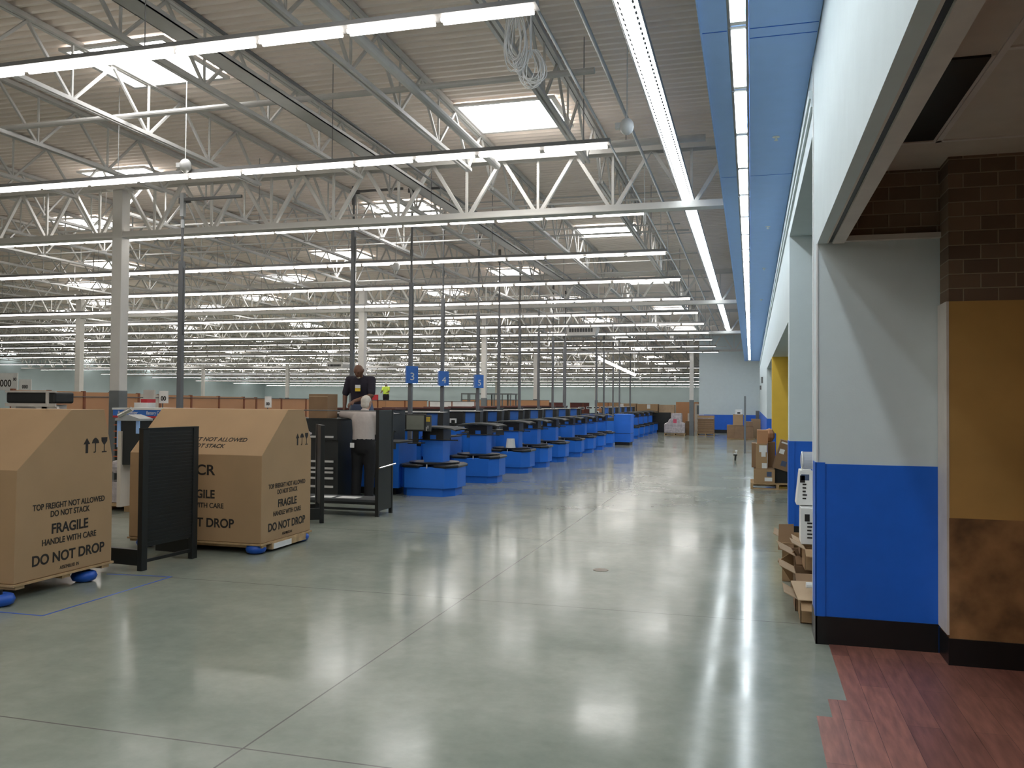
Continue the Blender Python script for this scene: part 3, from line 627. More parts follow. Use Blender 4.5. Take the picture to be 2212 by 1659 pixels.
# ---------------------------------------------------------------- black gondola sections
def gondola(name, label, x, y0, y1, ztop, zbot, deckx, perf=True, rz=0, extra=None):
    t = thing(name, label, 'display rack', (x, y0, 0), rz); L_ = y1-y0
    MB().box(-.055, .0, 0, .075, 0, ztop).build('post', 'bmet', t, bevel=.004)
    MB().box(-.055, .0, L_-.075, L_, 0, ztop).build('post', 'bmet', t, bevel=.004)
    MB().box(-.045, -.012, .075, L_-.075, zbot, ztop).build('back_panel', 'bmet', t)
    if perf:
        g = MB(); z = zbot+.03
        while z < ztop-.03: g.box(-.012, -.006, .08, L_-.08, z, z+.014); z += .034
        g.build('ribs', 'bmet', t)
        MB().box(-.055, .0, 0, L_, ztop-.012, ztop).build('top_rail', 'bmet', t)
    MB().box(deckx, -.055, 0, .05, .05, .20).build('base_bracket', 'bmet', t); MB().box(deckx, -.055, L_-.05, L_, .05, .20).build('base_bracket', 'bmet', t)
    MB().box(-.05, -.02, .075, L_-.075, .07, .10).build('kick_rail', 'bmet', t)
    return t
g1 = gondola('rack_panel', 'free-standing black perforated rack panel between the two large cartons', -5.60, 6.93, 7.70, 1.365, .22, -.50, rz=-.08)
MB().cyl((-.03, .04, 0), (-.03, .04, .03), .02).build('levelling_foot', 'chrome', g1)
g2 = gondola('rack_panel', 'black rack post and panel seen edge-on right of the second carton', -5.50, 10.36, 10.9, 1.31, .24, -.40, perf=False, rz=.62)
# open black rack with end panel (right) and low shelf
t = thing('open_rack', 'low open black rack with two white papers on its shelf and closed end panel', 'rack', (0, 0, 0))
MB().box(-5.10, -5.07, 11.15, 11.62, .08, 1.51).build('end_panel', 'bmet', t, bevel=.004)
MB().box(-5.115, -5.065, 11.13, 11.17, 0, 1.51).box(-5.115, -5.065, 11.60, 11.64, 0, 1.51).build('post', 'bmet', t)
MB().box(-6.6, -5.10, 11.15, 11.62, .20, .235).build('base_shelf', 'dark', t)
MB().box(-6.6, -5.10, 11.15, 11.18, .08, .11).box(-6.6, -5.10, 11.15, 11.18, .165, .20).build('kick_rail', 'bmet', t)
MB().box(-6.62, -6.58, 11.13, 11.17, 0, .24).build('leg', 'bmet', t)
MB().cyl((-6.6, 11.17, 1.497), (-5.09, 11.17, 1.497), .008, 6).build('top_rod', 'gal2', t)
MB().cyl((-5.055, 11.13, .69), (-5.04, 11.66, .72), .012, 8).build('hand_rail', 'chrome', t)
for i, (x, y, r) in enumerate(((-6.02, 11.3, .1), (-5.62, 11.32, -.05))):
    o = MB(Matrix.Rotation(r, 4, 'Z')).box(-.16, .16, -.11, .11, 0, .004).build('paper_sheet', 'paper', loc=(x, y+.02, .2355)); tag(o, ('left','right')[i]+' white sheet of paper on the base shelf of the open black rack', 'paper')

# cabinet the white haired man leans on
t = thing('drawer_cabinet', 'black service cabinet with open shelves and pale drawer strips behind the open rack', 'cabinet', (-7.25, 12.50, 0))
CW = .84
MB().box(0, CW, .02, .60, .06, 1.34).build('body', 'bmet', t)
MB().box(-.02, CW+.02, -.03, .62, 1.33, 1.35).build('top', 'bmet', t)
MB().box(.0, CW+.0, -.02, .02, 1.0, 1.33).build('upper_front', 'bmet', t)
for i, z in enumerate((1.055, .66, .55, .485, .39, .255)):
    MB().box(.04, CW-.06, -.04, -.018, z-.018, z+.014).build('drawer_strip', 'drawer', t)
MB().box(.05, .2, .05, .55, 0, .06).box(CW-.2, CW-.05, .05, .55, 0, .06).build('feet', 'bmet', t)
o = MB().box(0, .34, 0, .35, 0, .395).build('cardboard_box', 'card2', loc=(-6.99, 12.6, 1.35), bevel=.004); tag(o, 'tall brown cardboard box standing on top of the black service cabinet', 'box')
MB().box(.0, .34, -.003, .0, .35, .365).build('box_seam', 'card3', o)
t2 = thing('shrink_wrap_bundle', 'crumpled clear wrapped bundle on the upper ledge of the black service cabinet', 'bundle', (-6.96, 12.50, 1.075))
mb = MB()
for i in range(8): mb.ball((random.uniform(-.1, .12), random.uniform(-.02, .02), .02+random.uniform(0, .03)), (.06, .03, .03), 8, 6)
mb.build('plastic', 'wrap', t2)

# ---------------------------------------------------------------- checkout lanes
def rounded(x0, x1, yh, n=5, r=.26):
    pts = [(x0, -yh)]
    for i in range(n+1):
        a = -PI/2+PI/2*i/n; pts.append((x1-r+r*math.cos(a), -yh+r+r*math.sin(a)))
    for i in range(n+1):
        a = PI/2*i/n; pts.append((x1-r+r*math.cos(a), yh-r+r*math.sin(a)))
    pts.append((x0, yh)); return pts
def hex_(x0, x1, yh, c=.16): return [(x0+c*.8, -yh), (x1-c*.9, -yh-.03), (x1, -yh+c*1.4), (x1, yh-c*1.4), (x1-c*.9, yh+.03), (x0+c*.8, yh), (x0, yh-c), (x0, -yh+c)]
def make_lane():
    t = thing('checkout_lane', '', 'checkout counter', (0, 0, 0))
    drum = hex_(-1.0, .02, .45)
    MB().prism(drum, .14, .50).build('bagging_drum', 'cblue', t, bevel=.006)
    MB().prism(hex_(-.97, -.03, .41), 0, .14).build('plinth', 'cblue', t)
    MB().prism(hex_(-1.03, -.46, .475), .49, .545).prism(hex_(-.455, .05, .475), .49, .545).build('bumper', 'black', t, bevel=.022)
    MB().prism([(-.49+.45*math.cos(a*PI/12), .40*math.sin(a*PI/12)) for a in range(24)], .54, .578).build('drum_top', 'black', t, bevel=.008)
    MB().box(-.46, -.45, -.478, -.45, .485, .55).build('bumper_joint', 'drawer', t)
    MB().box(-.62, -.27, -.18, .18, .578, .97).box(-.505, -.385, -.188, .18, .97, 1.05).build('riser', 'cblue', t)
    MB().box(-.64, -.505, -.205, .18, .955, 1.15).box(-.385, -.25, -.205, .18, .955, 1.15).box(-.505, -.385, -.205, .2, 1.05, 1.15).build('bracket', 'black', t)
    sl = MB(); nx = 10
    top = [[(-.86+i*.088, yy, 1.165+.035*math.sin((i/nx)*PI)+(-.018 if i == nx else 0)+(.01 if abs(yy) < .1 else 0)) for i in range(nx+1)] for yy in (-.34, -.30, 0, .30, .34)]
    sl.loft(top, closed=False); sl.loft([[(p[0], p[1], p[2]-.022) for p in r][::-1] for r in top], closed=False)
    sl.add([top[0][i] for i in range(nx+1)]+[(p[0], p[1], p[2]-.022) for p in top[0]], [(i, nx+1+i, nx+2+i, i+1) for i in range(nx)])
    sl.add([top[-1][i] for i in range(nx+1)]+[(p[0], p[1], p[2]-.022) for p in top[-1]], [(i, i+1, nx+2+i, nx+1+i) for i in range(nx)])
    sl.build('cover_mat', 'dark', t)
    MB().cyl((-.90, -.21, .965), (.02, -.21, .965), .010, 6).cyl((-.12, -.21, .965), (-.12, -.21, 1.01), .007).build('bag_rail', 'black', t)
    c = MB().box(-1.55, -1.0, -.42, .42, .12, .90).box(-1.62, -1.55, -.35, .35, .5, .86); c.build('scanner_counter', 'cblue', t, bevel=.006)
    MB().box(-1.58, -1.0, -.43, .43, .90, .925).box(-1.45, -1.05, -.428, -.40, .80, .90).build('scanner_top', 'dark', t)
    MB().box(-3.9, -1.62, -.36, .36, .12, .84).build('belt_counter', 'cblue', t)
    MB().box(-3.85, -1.62, -.25, .25, .84, .862).build('conveyor_belt', 'black', t)
    MB().box(-3.9, -1.62, -.375, -.36, .72, .80).box(-3.85, -1.1, -.30, .30, 0, .12).build('bumper_rail', 'black', t)
    MB().box(-2.2, -1.64, -.36, -.02, .84, 1.03).box(-2.9, -2.35, .0, .34, .84, 1.07).build('pod', 'cblue', t, bevel=.006)
    MB().box(-2.3, -1.66, -.40, .0, 1.03, 1.045).box(-3.0, -2.3, -.02, .36, 1.07, 1.085).build('pod_shelf', 'dark', t)
    # register screen hood
    rg = MB(); rg.prismx([(-.16, 1.12), (-.13, 1.40), (.12, 1.40), (.02, 1.08)], -1.66, -1.63).prismx([(-.16, 1.12), (-.13, 1.40), (.12, 1.40), (.02, 1.08)], -1.34, -1.22)
    rg.prismx([(-.14, 1.385), (-.13, 1.41), (.13, 1.41), (.12, 1.385)], -1.66, -1.22); rg.box(-1.48, -1.40, -.08, -.02, .925, 1.2).build('screen_hood', 'bmet', t)
    MB().prismx([(-.115, 1.13), (-.09, 1.385), (-.07, 1.385), (-.095, 1.13)], -1.60, -1.36).build('screen_back', 'sign', t)
    MB().prismx([(-.165, 1.40), (.13, 1.412), (.13, 1.418), (-.165, 1.406)], -1.66, -1.22).build('hood_edge', 'drawer', t)
    d = MB().cyl((-2.60, -.2, .86), (-2.60, -.2, 1.33), .012, 6).box(-2.73, -2.47, -.22, -.19, 1.32, 1.41); d.build('customer_display', 'bmet', t)
    MB().box(-2.74, -2.46, -.226, -.22, 1.315, 1.33).box(-2.74, -2.46, -.226, -.22, 1.40, 1.415).box(-2.74, -2.725, -.226, -.22, 1.33, 1.40).box(-2.475, -2.46, -.226, -.22, 1.33, 1.40).build('display_frame', 'paper', t)
    pr = MB().cyl((-1.84, -.22, 1.04), (-1.84, -.22, 1.14), .02, 8).ball((-1.84, -.22, 1.17), (.085, .06, .075), 12, 8); pr.build('card_reader', 'bmet', t)
    MB().box(-1.92, -1.76, -.30, -.27, 1.20, 1.235).box(-1.92, -1.89, -.30, -.27, 1.13, 1.20).box(-1.79, -1.76, -.30, -.27, 1.13, 1.20).build('reader_bezel', 'white', t)
    MB().box(-2.0, -1.75, -.32, -.2, 1.045, 1.052).box(-1.3, -1.2, -.3, -.2, .925, .932).build('slip_paper', 'paper', t)
    return t
lane_y = [14.25, 16.8, 19.3, 21.1, 23.2, 25.5, 27.5, 29.5, 31.5]
lane_y2 = [38.9, 40.9, 42.9, 44.9, 46.9]
lane0 = make_lane(); XE = -4.92
for i, y in enumerate(lane_y+lane_y2):
    if i < 9: lab = 'blue checkout counter with bagging drum, '+['nearest the camera', 'second nearest the camera', 'with a white bucket on its drum', 'fourth from the camera', 'fifth from the camera', 'sixth from the camera', 'seventh from the camera', 'eighth from the camera', 'last before the tall blue cabinet'][i]
    else: lab = 'blue checkout counter in the far bank beyond the tall blue cabinet, %s of that bank' % ordn[i-9]
    if i == 0: o = lane0; o.location = (XE, y, 0); o['label'] = lab
    else: o = dup(lane0, (XE, y, 0), lab)
    o['group'] = 'blue checkout counters'
t = thing('waste_bucket', 'white bucket turned upside down on the drum of the third checkout', 'bucket', (XE-.42, 18.99, .58))
MB().cyl((0, 0, 0), (0, 0, .21), .115, 20, .09).build('shell', 'white', t)
# register terminal with keypad at the near lane
t = thing('touchscreen_terminal', 'grey register screen with yellow keypad at the nearest checkout', 'register', (-5.75, 13.75, 0))
MB().box(-.02, .36, 0, .04, 1.12, 1.42).build('bezel', 'bmet', t, bevel=.01)
MB().box(.01, .33, -.006, .0, 1.15, 1.395).build('screen', 'screen', t)
MB().box(.36, .46, 0, .04, 1.12, 1.40).build('keypad_body', 'dark', t, bevel=.01)
g = MB()
for i in range(3):
    for j in range(4): g.box(.375+i*.024, .394+i*.024, -.006, 0, 1.29+j*.02, 1.304+j*.02)
g.build('keys', 'yel', t); MB().box(.37, .38, -.006, 0, 1.13, 1.2).box(.40, .41, -.006, 0, 1.17, 1.22).build('buttons', 'white', t)
MB().box(.12, .22, .01, .04, .925, 1.14).box(.05, .3, -.05, .15, .905, .925).build('stand', 'bmet', t)

# tall blue cabinet between the banks
t = thing('lane_cabinet', 'tall blue cabinet standing between the two banks of checkouts', 'cabinet', (-5.07, 32.6, 0))
MB().box(0, .64, 0, .95, .46, 1.19).build('upper_body', 'cblue', t, bevel=.008); MB().box(0, .64, 0, .95, .12, .445).build('lower_body', 'cblue', t, bevel=.008)
MB().box(.04, .6, .04, .9, 0, .12).box(.01, .63, .01, .94, .445, .46).build('base', 'black', t)

# poles from roof to lanes, some with number boxes
PXS = -6.45
pole_def = [(-8.18, 10.9, 3.70, None), (-7.28, 14.75, 4.40, None)]+[(PXS if i else -6.14, yy+.62, None, n_) for i, (yy, n_) in enumerate(zip(lane_y[:8], ('3', '4', '5', None, None, None, None, None)))]+[(-7.4, 34.3, None, None)]+[(-6.25, yy, None, None) for yy in (35.4, 37.3, 39.9, 41.95, 45.8)]
thick_top = [3.70, 4.85, 3.86, 3.86, 3.84, 3.84, 3.84, 3.84, 3.84, 3.84, 3.84, 3.84, 3.84, 3.84, 3.84, 3.84]
desc = ['at the far left behind the two large cartons', 'beside the person in the navy shirt', 'with a blue number box, over the nearest checkout', 'with a blue number box, over the second checkout', 'with a blue number box, over the third checkout'] + ['over the %s checkout' % s for s in ('fourth', 'fifth', 'sixth', 'seventh', 'eighth')] + ['just left of the pole over the eighth checkout', 'behind the tall blue cabinet, nearest of the far bank', 'second in the far bank', 'third in the far bank', 'fourth in the far bank', 'last in the far bank']
for i, (x, y, zz, num) in enumerate(pole_def):
    zt = thick_top[i]; top = zdeck(y)-.03 if i else 4.72
    if i >= 10: top = 4.6
    zb = 0
    t = thing('power_pole', 'slim grey roof pole '+desc[i], 'pole', (x, y, 0))
    MB().box(-.036, .036, -.036, .036, zb, zt).build('lower_shaft', 'polegrey', t, bevel=.004)
    MB().cyl((0, 0, zt), (0, 0, top-.1), .020, 8).build('upper_rod', 'gal2' if i else 'polegrey', t)
    MB().cyl((0, 0, zt+.5), (0, 0, zt+.62), .03, 8).build('coupling', 'gal2' if i else 'galv', t); MB().box(-.03, .03, -.03, .03, top-.35, top-.0).build('ceiling_mount', 'gal2' if i else 'galv', t)
    if i < 3: MB().box(-.05, 1.0 if i < 2 else .55, -.02, .02, top-.12, top-.08).box(-.1, .1, .03, .05, top-.14, top-.06).build('strut', 'gal2', t)
    MB().box(.036, .046, -.010, .010, 2.6, zt-.1).build('cable_cover', 'gal2', t)
    if num:
        d = 2.27
        sb = MB().prism([(0, -.2), (.13, .06), (-.13, .06)], d-.30, d+.02).build('number_box', 'sign', t)
        nx = Vector((.26, .13, 0)).normalized()
        p = Vector((0, -.2, d-.24)).lerp(Vector((.13, .06, d-.24)), .5)+Vector((nx.x*0+.003, -.002, 0))
        text(num, .2, 'white', sb, p, (.13, .26, 0), (0, 0, 1), 'digit', sx=1.3)
# impulse racks behind the lanes
rk0 = None
for i, y in enumerate([yy+.98 for yy in lane_y[:8]]):
    lab = 'black impulse shelf rack with a pale light bar behind the checkouts, %s from the camera' % ordn[i]
    if rk0 is None:
        rk0 = thing('impulse_rack', lab, 'display rack', (PXS-.05, y, 0), 0, 'impulse racks behind the checkouts')
        MB().box(-1.4, .0, -.26, .26, 0, 1.47).build('body', 'bmet', rk0)
        MB().box(-1.4, .02, -.28, .28, 1.47, 1.50).build('top_rail', 'redb', rk0)
        MB().cyl((-1.35, -.285, 1.40), (-.05, -.285, 1.40), .022, 8).build('light_bar', 'drawer', rk0)
        MB().cyl((-.05, -.285, 1.40), (-.0, -.285, 1.40), .028, 8).build('light_bar_cap', 'paper', rk0)
    else: dup(rk0, (PXS-.05, y, 0), lab)
tag(MB().box(-1.6, 0, -.1, .1, 0, 1.47).build('low_partition', 'bmet', loc=(-7.1, 33.5, 0)), 'long black partition left of the tall blue cabinet', 'partition')
tag(MB().box(-3.8, 0, -.1, .1, 0, 1.10).build('low_partition', 'bmet', loc=(-4.25, 47.6, 0)), 'black partition behind the farthest checkouts, by the wrapped pallet', 'partition')

# ---------------------------------------------------------------- tan backed shelving behind the lanes
ys = [11.63, 12.40, 13.21, 13.91, 14.69, 15.33, 16.38, 17.41, 18.43, 18.98, 20.17, 21.47, 22.52]
t = thing('shelving_run', 'long run of shelving with tan back panels behind the large cartons', 'shelving', (-12, 0, 0))
for i, (a, b) in enumerate(zip(ys, ys[1:])):
    h = 1.80-.011*i; m = 'tan' if i not in (4,) else 'ceilr'
    MB().box(-.04, 0, a+.025, b-.025, .3, h-.02).build('back_panel', m, t)
for i, a in enumerate(ys):
    h = 1.80-.011*i
    MB().box(-.05, .012, a-.03, a+.03, 0, h).build('upright', 'tand', t)
for i, (a, b) in enumerate(zip(ys, ys[1:])): pass
MB().box(-.05, .015, ys[0], ys[-1], 1.665, 1.68).box(.0, .3, ys[0], ys[-1], .25, .3).build('rail', 'gal2', t)
def shelf_bank(x0, x1, y, z, ws, m, label, zb=.1):
    t = thing('shelving_unit', label, 'shelving', (x0, y, 0)); a = 0; i = 0
    while a < x1-x0-.05:
        b = min(a+ws, x1-x0); MB().box(a+.02, b-.02, 0, .04, zb, z-.02).build('back_panel', m, t); MB().box(a-.02, a+.02, -.01, .05, 0, z).build('upright', 'tand', t); a = b; i += 1
    MB().box(0, x1-x0, -.01, .05, z-.02, z).box(0, x1-x0, -.3, 0, .1, .14).build('rail', 'gal2', t); return t
shelf_bank(-10.9, -9.9, 22.2, 1.66, .75, 'tan', 'tan backed shelving unit just right of the person in the navy shirt')
shelf_bank(-11.4, -9.75, 25.0, 1.66, .9, 'tan', 'tan backed shelving unit between the first and second blue number boxes')
shelf_bank(-10.96, -9.2, 28.3, 1.64, .85, 'paper', 'white backed shelving unit behind the second and third number boxes')
shelf_bank(-14.5, -9.8, 42, 1.72, 1.4, 'tan', 'tan backed shelving under the far grey steel rack')
for i, (x0, x1, y, h, m, d) in enumerate(((-14.2, -12.6, 50, 1.62, 'tan', 'left'), (-12.4, -11.0, 51, 1.6, 'redb', 'second from left'), (-10.8, -9.6, 52, 1.6, 'redb', 'middle'), (-9.4, -7.8, 53, 1.62, 'tan', 'fourth from left'))):
    shelf_bank(x0, x1, y, h, .8, m, 'distant low shelving behind the lane poles, '+d)
# grey steel storage rack
t = thing('steel_rack', 'grey steel storage rack full of uprights far behind the third number box', 'rack', (-13.2, 38.2, 0))
MB().box(0, 2.5, 0, 1.0, 1.96, 2.02).build('top_deck', 'grey', t)
for k in range(7): MB().box(k*.4, k*.4+.05, 0, .05, 0, 1.96).box(k*.4, k*.4+.05, .95, 1.0, 0, 1.96).build('upright', 'grey', t)
MB().box(0, 2.5, 0, 1.0, 1.7, 1.73).build('shelf', 'grey', t)
# price signs
def psign(x, y, z, w_, h, s, lab, sz, pole=True):
    t = thing('price_sign', lab, 'sign', (x, y, z))
    MB().box(0, w_, -.01, .01, 0, h).build('board', 'paper', t)
    text(s, sz, 'ink', t, (w_/2, -.012, h*.22), (1, 0, 0), (0, 0, 1), 'digits', sx=1.0, bold=.004)
    MB().cyl((.06, .02, -z), (.06, .02, .02), .012, 6).build('sign_post', 'gal2', t)
    return t
s1 = psign(-21.5, 20, 1.86, 1.0, .50, '1000', 'large white sign reading 1000 above the shelving at the left edge', .28)
text('00', .12, 'ink', s1, (.9, -.012, .28), (1, 0, 0), (0, 0, 1), 'digits', bold=.003)
psign(-20.45, 20, 1.84, .44, .34, '000', 'smaller white price sign right of the large 1000 sign', .14)
psign(-11.2, 14.3, 1.56, .20, .24, '00', 'white price card hung on the tan shelving above the second carton', .12)
psign(-10.9, 17.6, 1.46, .17, .26, '00', 'white price card with red print on the tan shelving left of the brown box', .09)
# small merchandise seen between cartons
t = thing('battery_display', 'dark battery display stand with blue and red header and orange shelf edges', 'display stand', (-9.75, 11.4, 0))
MB().box(0, 1.05, 0, .5, .15, 1.33).build('body', 'bmet', t)
MB().box(-.02, 1.08, -.05, .55, 1.47, 1.50).build('canopy', 'white', t)
MB().box(-.01, 1.07, -.04, -.02, 1.375, 1.47).build('header', 'sign', t)
MB().box(-.01, 1.07, -.042, -.02, 1.345, 1.375).build('header_stripe', 'red', t)
for k, xx in enumerate((.27, .80)): text('Battery Center', .075, 'paper', t, (xx, -.043, 1.40), (1, 0, 0), (0, 0, 1), 'lettering', sx=.8)
for k in range(6): MB().box(.0, 1.05, -.03, .0, 1.22-k*.1, 1.235-k*.1).build('shelf_edge', 'orange', t)
MB().box(0, 1.05, 0, .5, 0, .15).build('base', 'white', t)
t = thing('pillar_display', 'narrow grey display pillar with a slanted tube on top in front of the battery display', 'display stand', (-8.72, 10.25, 0))
MB().box(0, .06, 0, .2, .1, 1.18).build('corner_board', 'ceilr', t)
MB().box(-.02, .34, .03, .25, .7, 1.33).build('panel', 'bmet', t)
MB().box(-.03, .03, .02, .03, .95, 1.33).build('side_strip', 'soffit', t); MB().box(.29, .35, .02, .03, 1.15, 1.33).build('side_strip', 'soffit', t)
MB().prismy([(-.05, 1.33), (.37, 1.33), (.37, 1.36), (.16, 1.42), (-.05, 1.36)], 0, .28).build('cap', 'galv', t)
MB().cyl((.03, -.02, 1.40), (.22, .02, 1.50), .035, 12).build('slanted_tube', 'chrome', t)
t = thing('wrapped_pallet', 'plastic wrapped stock on a wooden pallet seen between the two large cartons', 'pallet', (-9.3, 10.5, 0))
mb = MB().box(.05, 1.0, .05, .6, .12, .42)
for k in range(9): mb.ball((.15+random.random()*.8, .1+random.random()*.3, .42+random.random()*.22), (.12, .12, .1), 10, 6)
mb.build('wrapped_goods', 'wrap', t)
MB().box(0, 1.1, 0, .7, .07, .11).box(0, .1, 0, .7, 0, .07).box(.5, .6, 0, .7, 0, .07).box(1, 1.1, 0, .7, 0, .07).build('pallet', 'wood', t)
t = thing('belt_rollers', 'folded conveyor belt section with black belt standing behind the nearest carton', 'conveyor', (-11.4, 10.9, 1.44))
MB().box(0, .95, 0, .4, .12, .30).build('belt', 'bmet', t, bevel=.03); MB().box(0, .98, -.02, 0, .07, .12).box(0, .98, -.02, 0, .29, .32).box(.80, .84, -.03, 0, .07, .32).prismy([(.55, .07), (.98, .07), (1.1, -.15), (.9, -.15)], 0, .05).build('side_frame', 'cream', t)
MB().box(.1, .2, 0, .4, -1.44, .1).box(.7, .8, 0, .4, -1.44, .1).build('leg', 'cream', t)
o = MB().box(0, .26, 0, .2, 0, .08).build('stock_box', 'white', loc=(-9.85, 11.95, 1.50)); tag(o, 'white carton below the red one on top of the battery display', 'box')
MB().box(.13, .26, -.002, .2, .08, .14).build('red_lid', 'red', o)
tag(MB().box(0, .22, 0, .04, 0, 1.80).build('white_panel', 'cream', loc=(-10.2, 12.6, 0)), 'white board leaning up behind the battery display', 'board')

# ---------------------------------------------------------------- far end stock
def wood_pallet(t, w_, d, name='pallet', h=.11):
    mb = MB()
    for k in range(5): mb.box(0, w_, k*(d-.09)/4, k*(d-.09)/4+.09, h-.02, h)
    for k in range(3): mb.box(k*(w_-.05)/2, k*(w_-.05)/2+.05, 0, d, .02, h-.02)
    mb.box(0, w_, 0, .09, 0, .02).box(0, w_, d-.09, d, 0, .02); mb.build(name, 'wood', t)
t = thing('wrapped_pallet', 'shrink wrapped pallet of stock with a pink label beside the far column', 'pallet', (-4.2, 43.3, 0))
wood_pallet(t, 1.02, .8)
mb = MB().prismy([(0, .12), (1.02, .12), (1.02, .62), (.86, .68), (.84, 1.12), (.36, 1.12), (.34, .86), (.24, .8), (.18, .66), (.0, .58)], 0, .7); mb.build('wrapped_goods', 'wrap', t, bevel=.03)
MB().box(.45, .62, -.01, 0, .62, .82).build('label', 'pink', t)
t = thing('wrapped_pallet', 'square brown shrink wrapped pallet right of the far column', 'pallet', (-2.62, 43.9, 0))
wood_pallet(t, .85, .8)
g = MB()
for k in range(7): g.box(.02+.01*(k % 2), .83, .01*(k % 2), .75, .12+k*.11, .225+k*.11)
g.build('wrapped_goods', 'card2', t); MB().box(.0, .84, -.01, .76, .86, .89).build('wrap_band', 'wrap', t); MB().box(.02, .83, 0, .75, .89, 1.0).build('top_carton', 'card', t)
o = MB().box(0, .22, 0, .3, 0, .4).build('cardboard_box', 'ceilr', loc=(-3.12, 44.4, .7)); tag(o, 'pale carton stacked behind the far column', 'box')
MB().box(-.1, .3, -.1, .4, -.7, 0).build('box_under', 'card2', o)
for i, (x0, x1, y, z, m, d) in enumerate(((-7.7, -6.2, 47.0, 1.58, 'card', 'behind the last lane poles'), (-6.2, -5.0, 47.0, 1.55, 'card', 'with a white sheet, left of the far column'), (-5.0, -4.1, 47.3, 1.52, 'card3', 'beside the black partition'), (-4.2, -2.9, 49, 1.68, 'tan', 'topmost by the far column'))):
    t = thing('stacked_cartons', 'large brown carton stack '+d, 'carton', (x0, y+1, 0))
    MB().box(.02, x1-x0-.02, 0, .8, 0, z).build('cartons', m, t, bevel=.01)
    if i < 2: MB().box(.6, .78, -.01, 0, z-.25, z-.02).build('label', 'paper', t)
t = thing('window_cabinet', 'green grey cabinet with dark glass beside the far end wall', 'cabinet', (-3.1, 49.6, 0))
MB().box(0, .5, 0, .3, 0, 1.6).build('body', 'ceilr', t); MB().box(.12, .34, -.01, 0, 1.0, 1.5).build('glass', 'grey', t)
t = thing('carton_pallet', 'pallet of brown cartons in front of the far end wall, left one', 'pallet', (-1.05, 39.6, 0)); wood_pallet(t, 1.2, .8, h=.06)
for (a, b, c, d, m) in ((0, .32, .06, .66, 'card2'), (.26, .72, .06, .64, 'card2'), (.26, .70, .65, 1.14, 'card'), (.72, 1.15, .06, .60, 'card2'), (.74, 1.12, .61, .82, 'card2')):
    MB().box(a, b, .02+.02*a, .7, c, d).build('carton', m, t, bevel=.006)
MB().box(.36, .66, 0, .5, 1.14, 1.36).build('white_carton', 'paper', t); MB().box(.45, .58, -.005, .0, 1.17, 1.24).build('label', 'bmet', t)
o = MB().box(0, .42, 0, .5, 0, .92).build('cardboard_box', 'card', loc=(.0, 41.0, 0)); tag(o, 'brown carton against the right wall beside the far pallet', 'box')
MB().box(.2, .36, .1, .2, .92, 1.3).build('tube_bundle', 'gal2', o)
t = thing('ladder_post', 'tall grey upright frame seen edge-on standing in the right of the aisle', 'rack', (-.2, 29.3, 0))
MB().box(-.03, .03, 0, .06, .03, 1.88).build('post', 'grey', t); MB().box(-.03, .03, .9, .96, .03, 1.88).build('post', 'grey', t)
for k in range(5): MB().box(-.02, .02, .06, .9, .25+k*.36, .28+k*.36).build('rung', 'grey', t)
MB().box(-.025, .025, -.2, 1.1, 0, .04).build('foot', 'grey', t)
t = thing('floor_tool', 'small black and white tool lying upright in the aisle', 'tool', (-.44, 25.4, 0))
MB().cyl((0, 0, 0), (.01, 0, .14), .03, 8).box(-.05, .06, -.03, .03, .14, .18).build('handle', 'bmet', t); MB().box(-.04, .05, -.035, .035, .18, .21).box(.0, .06, -.03, .03, .25, .30).cyl((.03, 0, .2), (.03, 0, .26), .012).build('cap', 'white', t)

# pallet of cartons by the yellow opening
t = thing('wood_pallet', 'wooden pallet carrying stacked cartons by the yellow wall', 'pallet', (-.01, 17.1, 0)); wood_pallet(t, 1.0, .9, h=.115)
def carton(x0, x1, y0, y1, z0, z1, label, m='card', rx=0, labels=(), sq=None, flaps=None, name='cardboard_box'):
    o = MB().box(0, x1-x0, 0, y1-y0, 0, z1-z0).build(name, m, loc=(x0, y0, z0), bevel=.004); tag(o, label, 'box'); o.rotation_euler = (0, rx, 0)
    for (a, b, c, d, mm) in labels: MB().box(a, b, -.003, .0, c, d).build('label', mm, o)
    return o
carton(.05, .44, 17.12, 17.6, .115, .38, 'tan carton with dark square, lowest on the pallet by the yellow wall', labels=((.24, .33, .13, .22, 'jeans'), (.2, .34, .04, .11, 'paper')))
carton(.09, .30, 17.14, 17.6, .38, .87, 'upright carton with white shipping labels, middle of the pallet stack', labels=((.06, .2, .33, .46, 'paper'), (.1, .18, .24, .33, 'paper'), (.11, .2, .02, .12, 'paper')))
carton(.11, .31, 17.2, 17.6, .87, 1.13, 'small orange brown carton on top of the pallet stack by the yellow wall', 'tan')
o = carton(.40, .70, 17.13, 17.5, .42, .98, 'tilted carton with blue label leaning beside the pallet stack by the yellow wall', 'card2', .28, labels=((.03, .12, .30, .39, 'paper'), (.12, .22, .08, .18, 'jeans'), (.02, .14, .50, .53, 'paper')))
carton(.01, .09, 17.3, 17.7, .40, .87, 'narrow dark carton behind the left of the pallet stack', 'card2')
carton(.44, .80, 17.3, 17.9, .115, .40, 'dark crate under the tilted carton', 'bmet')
carton(.32, .46, 17.7, 18.0, .115, .88, 'dark brown carton between the two stacks on the pallet', 'card2')  # uses the darker cardboard material
t = thing('paper_sack', 'crumpled brown sack on the stack behind the small orange carton', 'sack', (.36, 17.85, .88))
MB().ball((-.01, 0, .13), (.11, .12, .14), 8, 5).build('sack', 'tan', t)

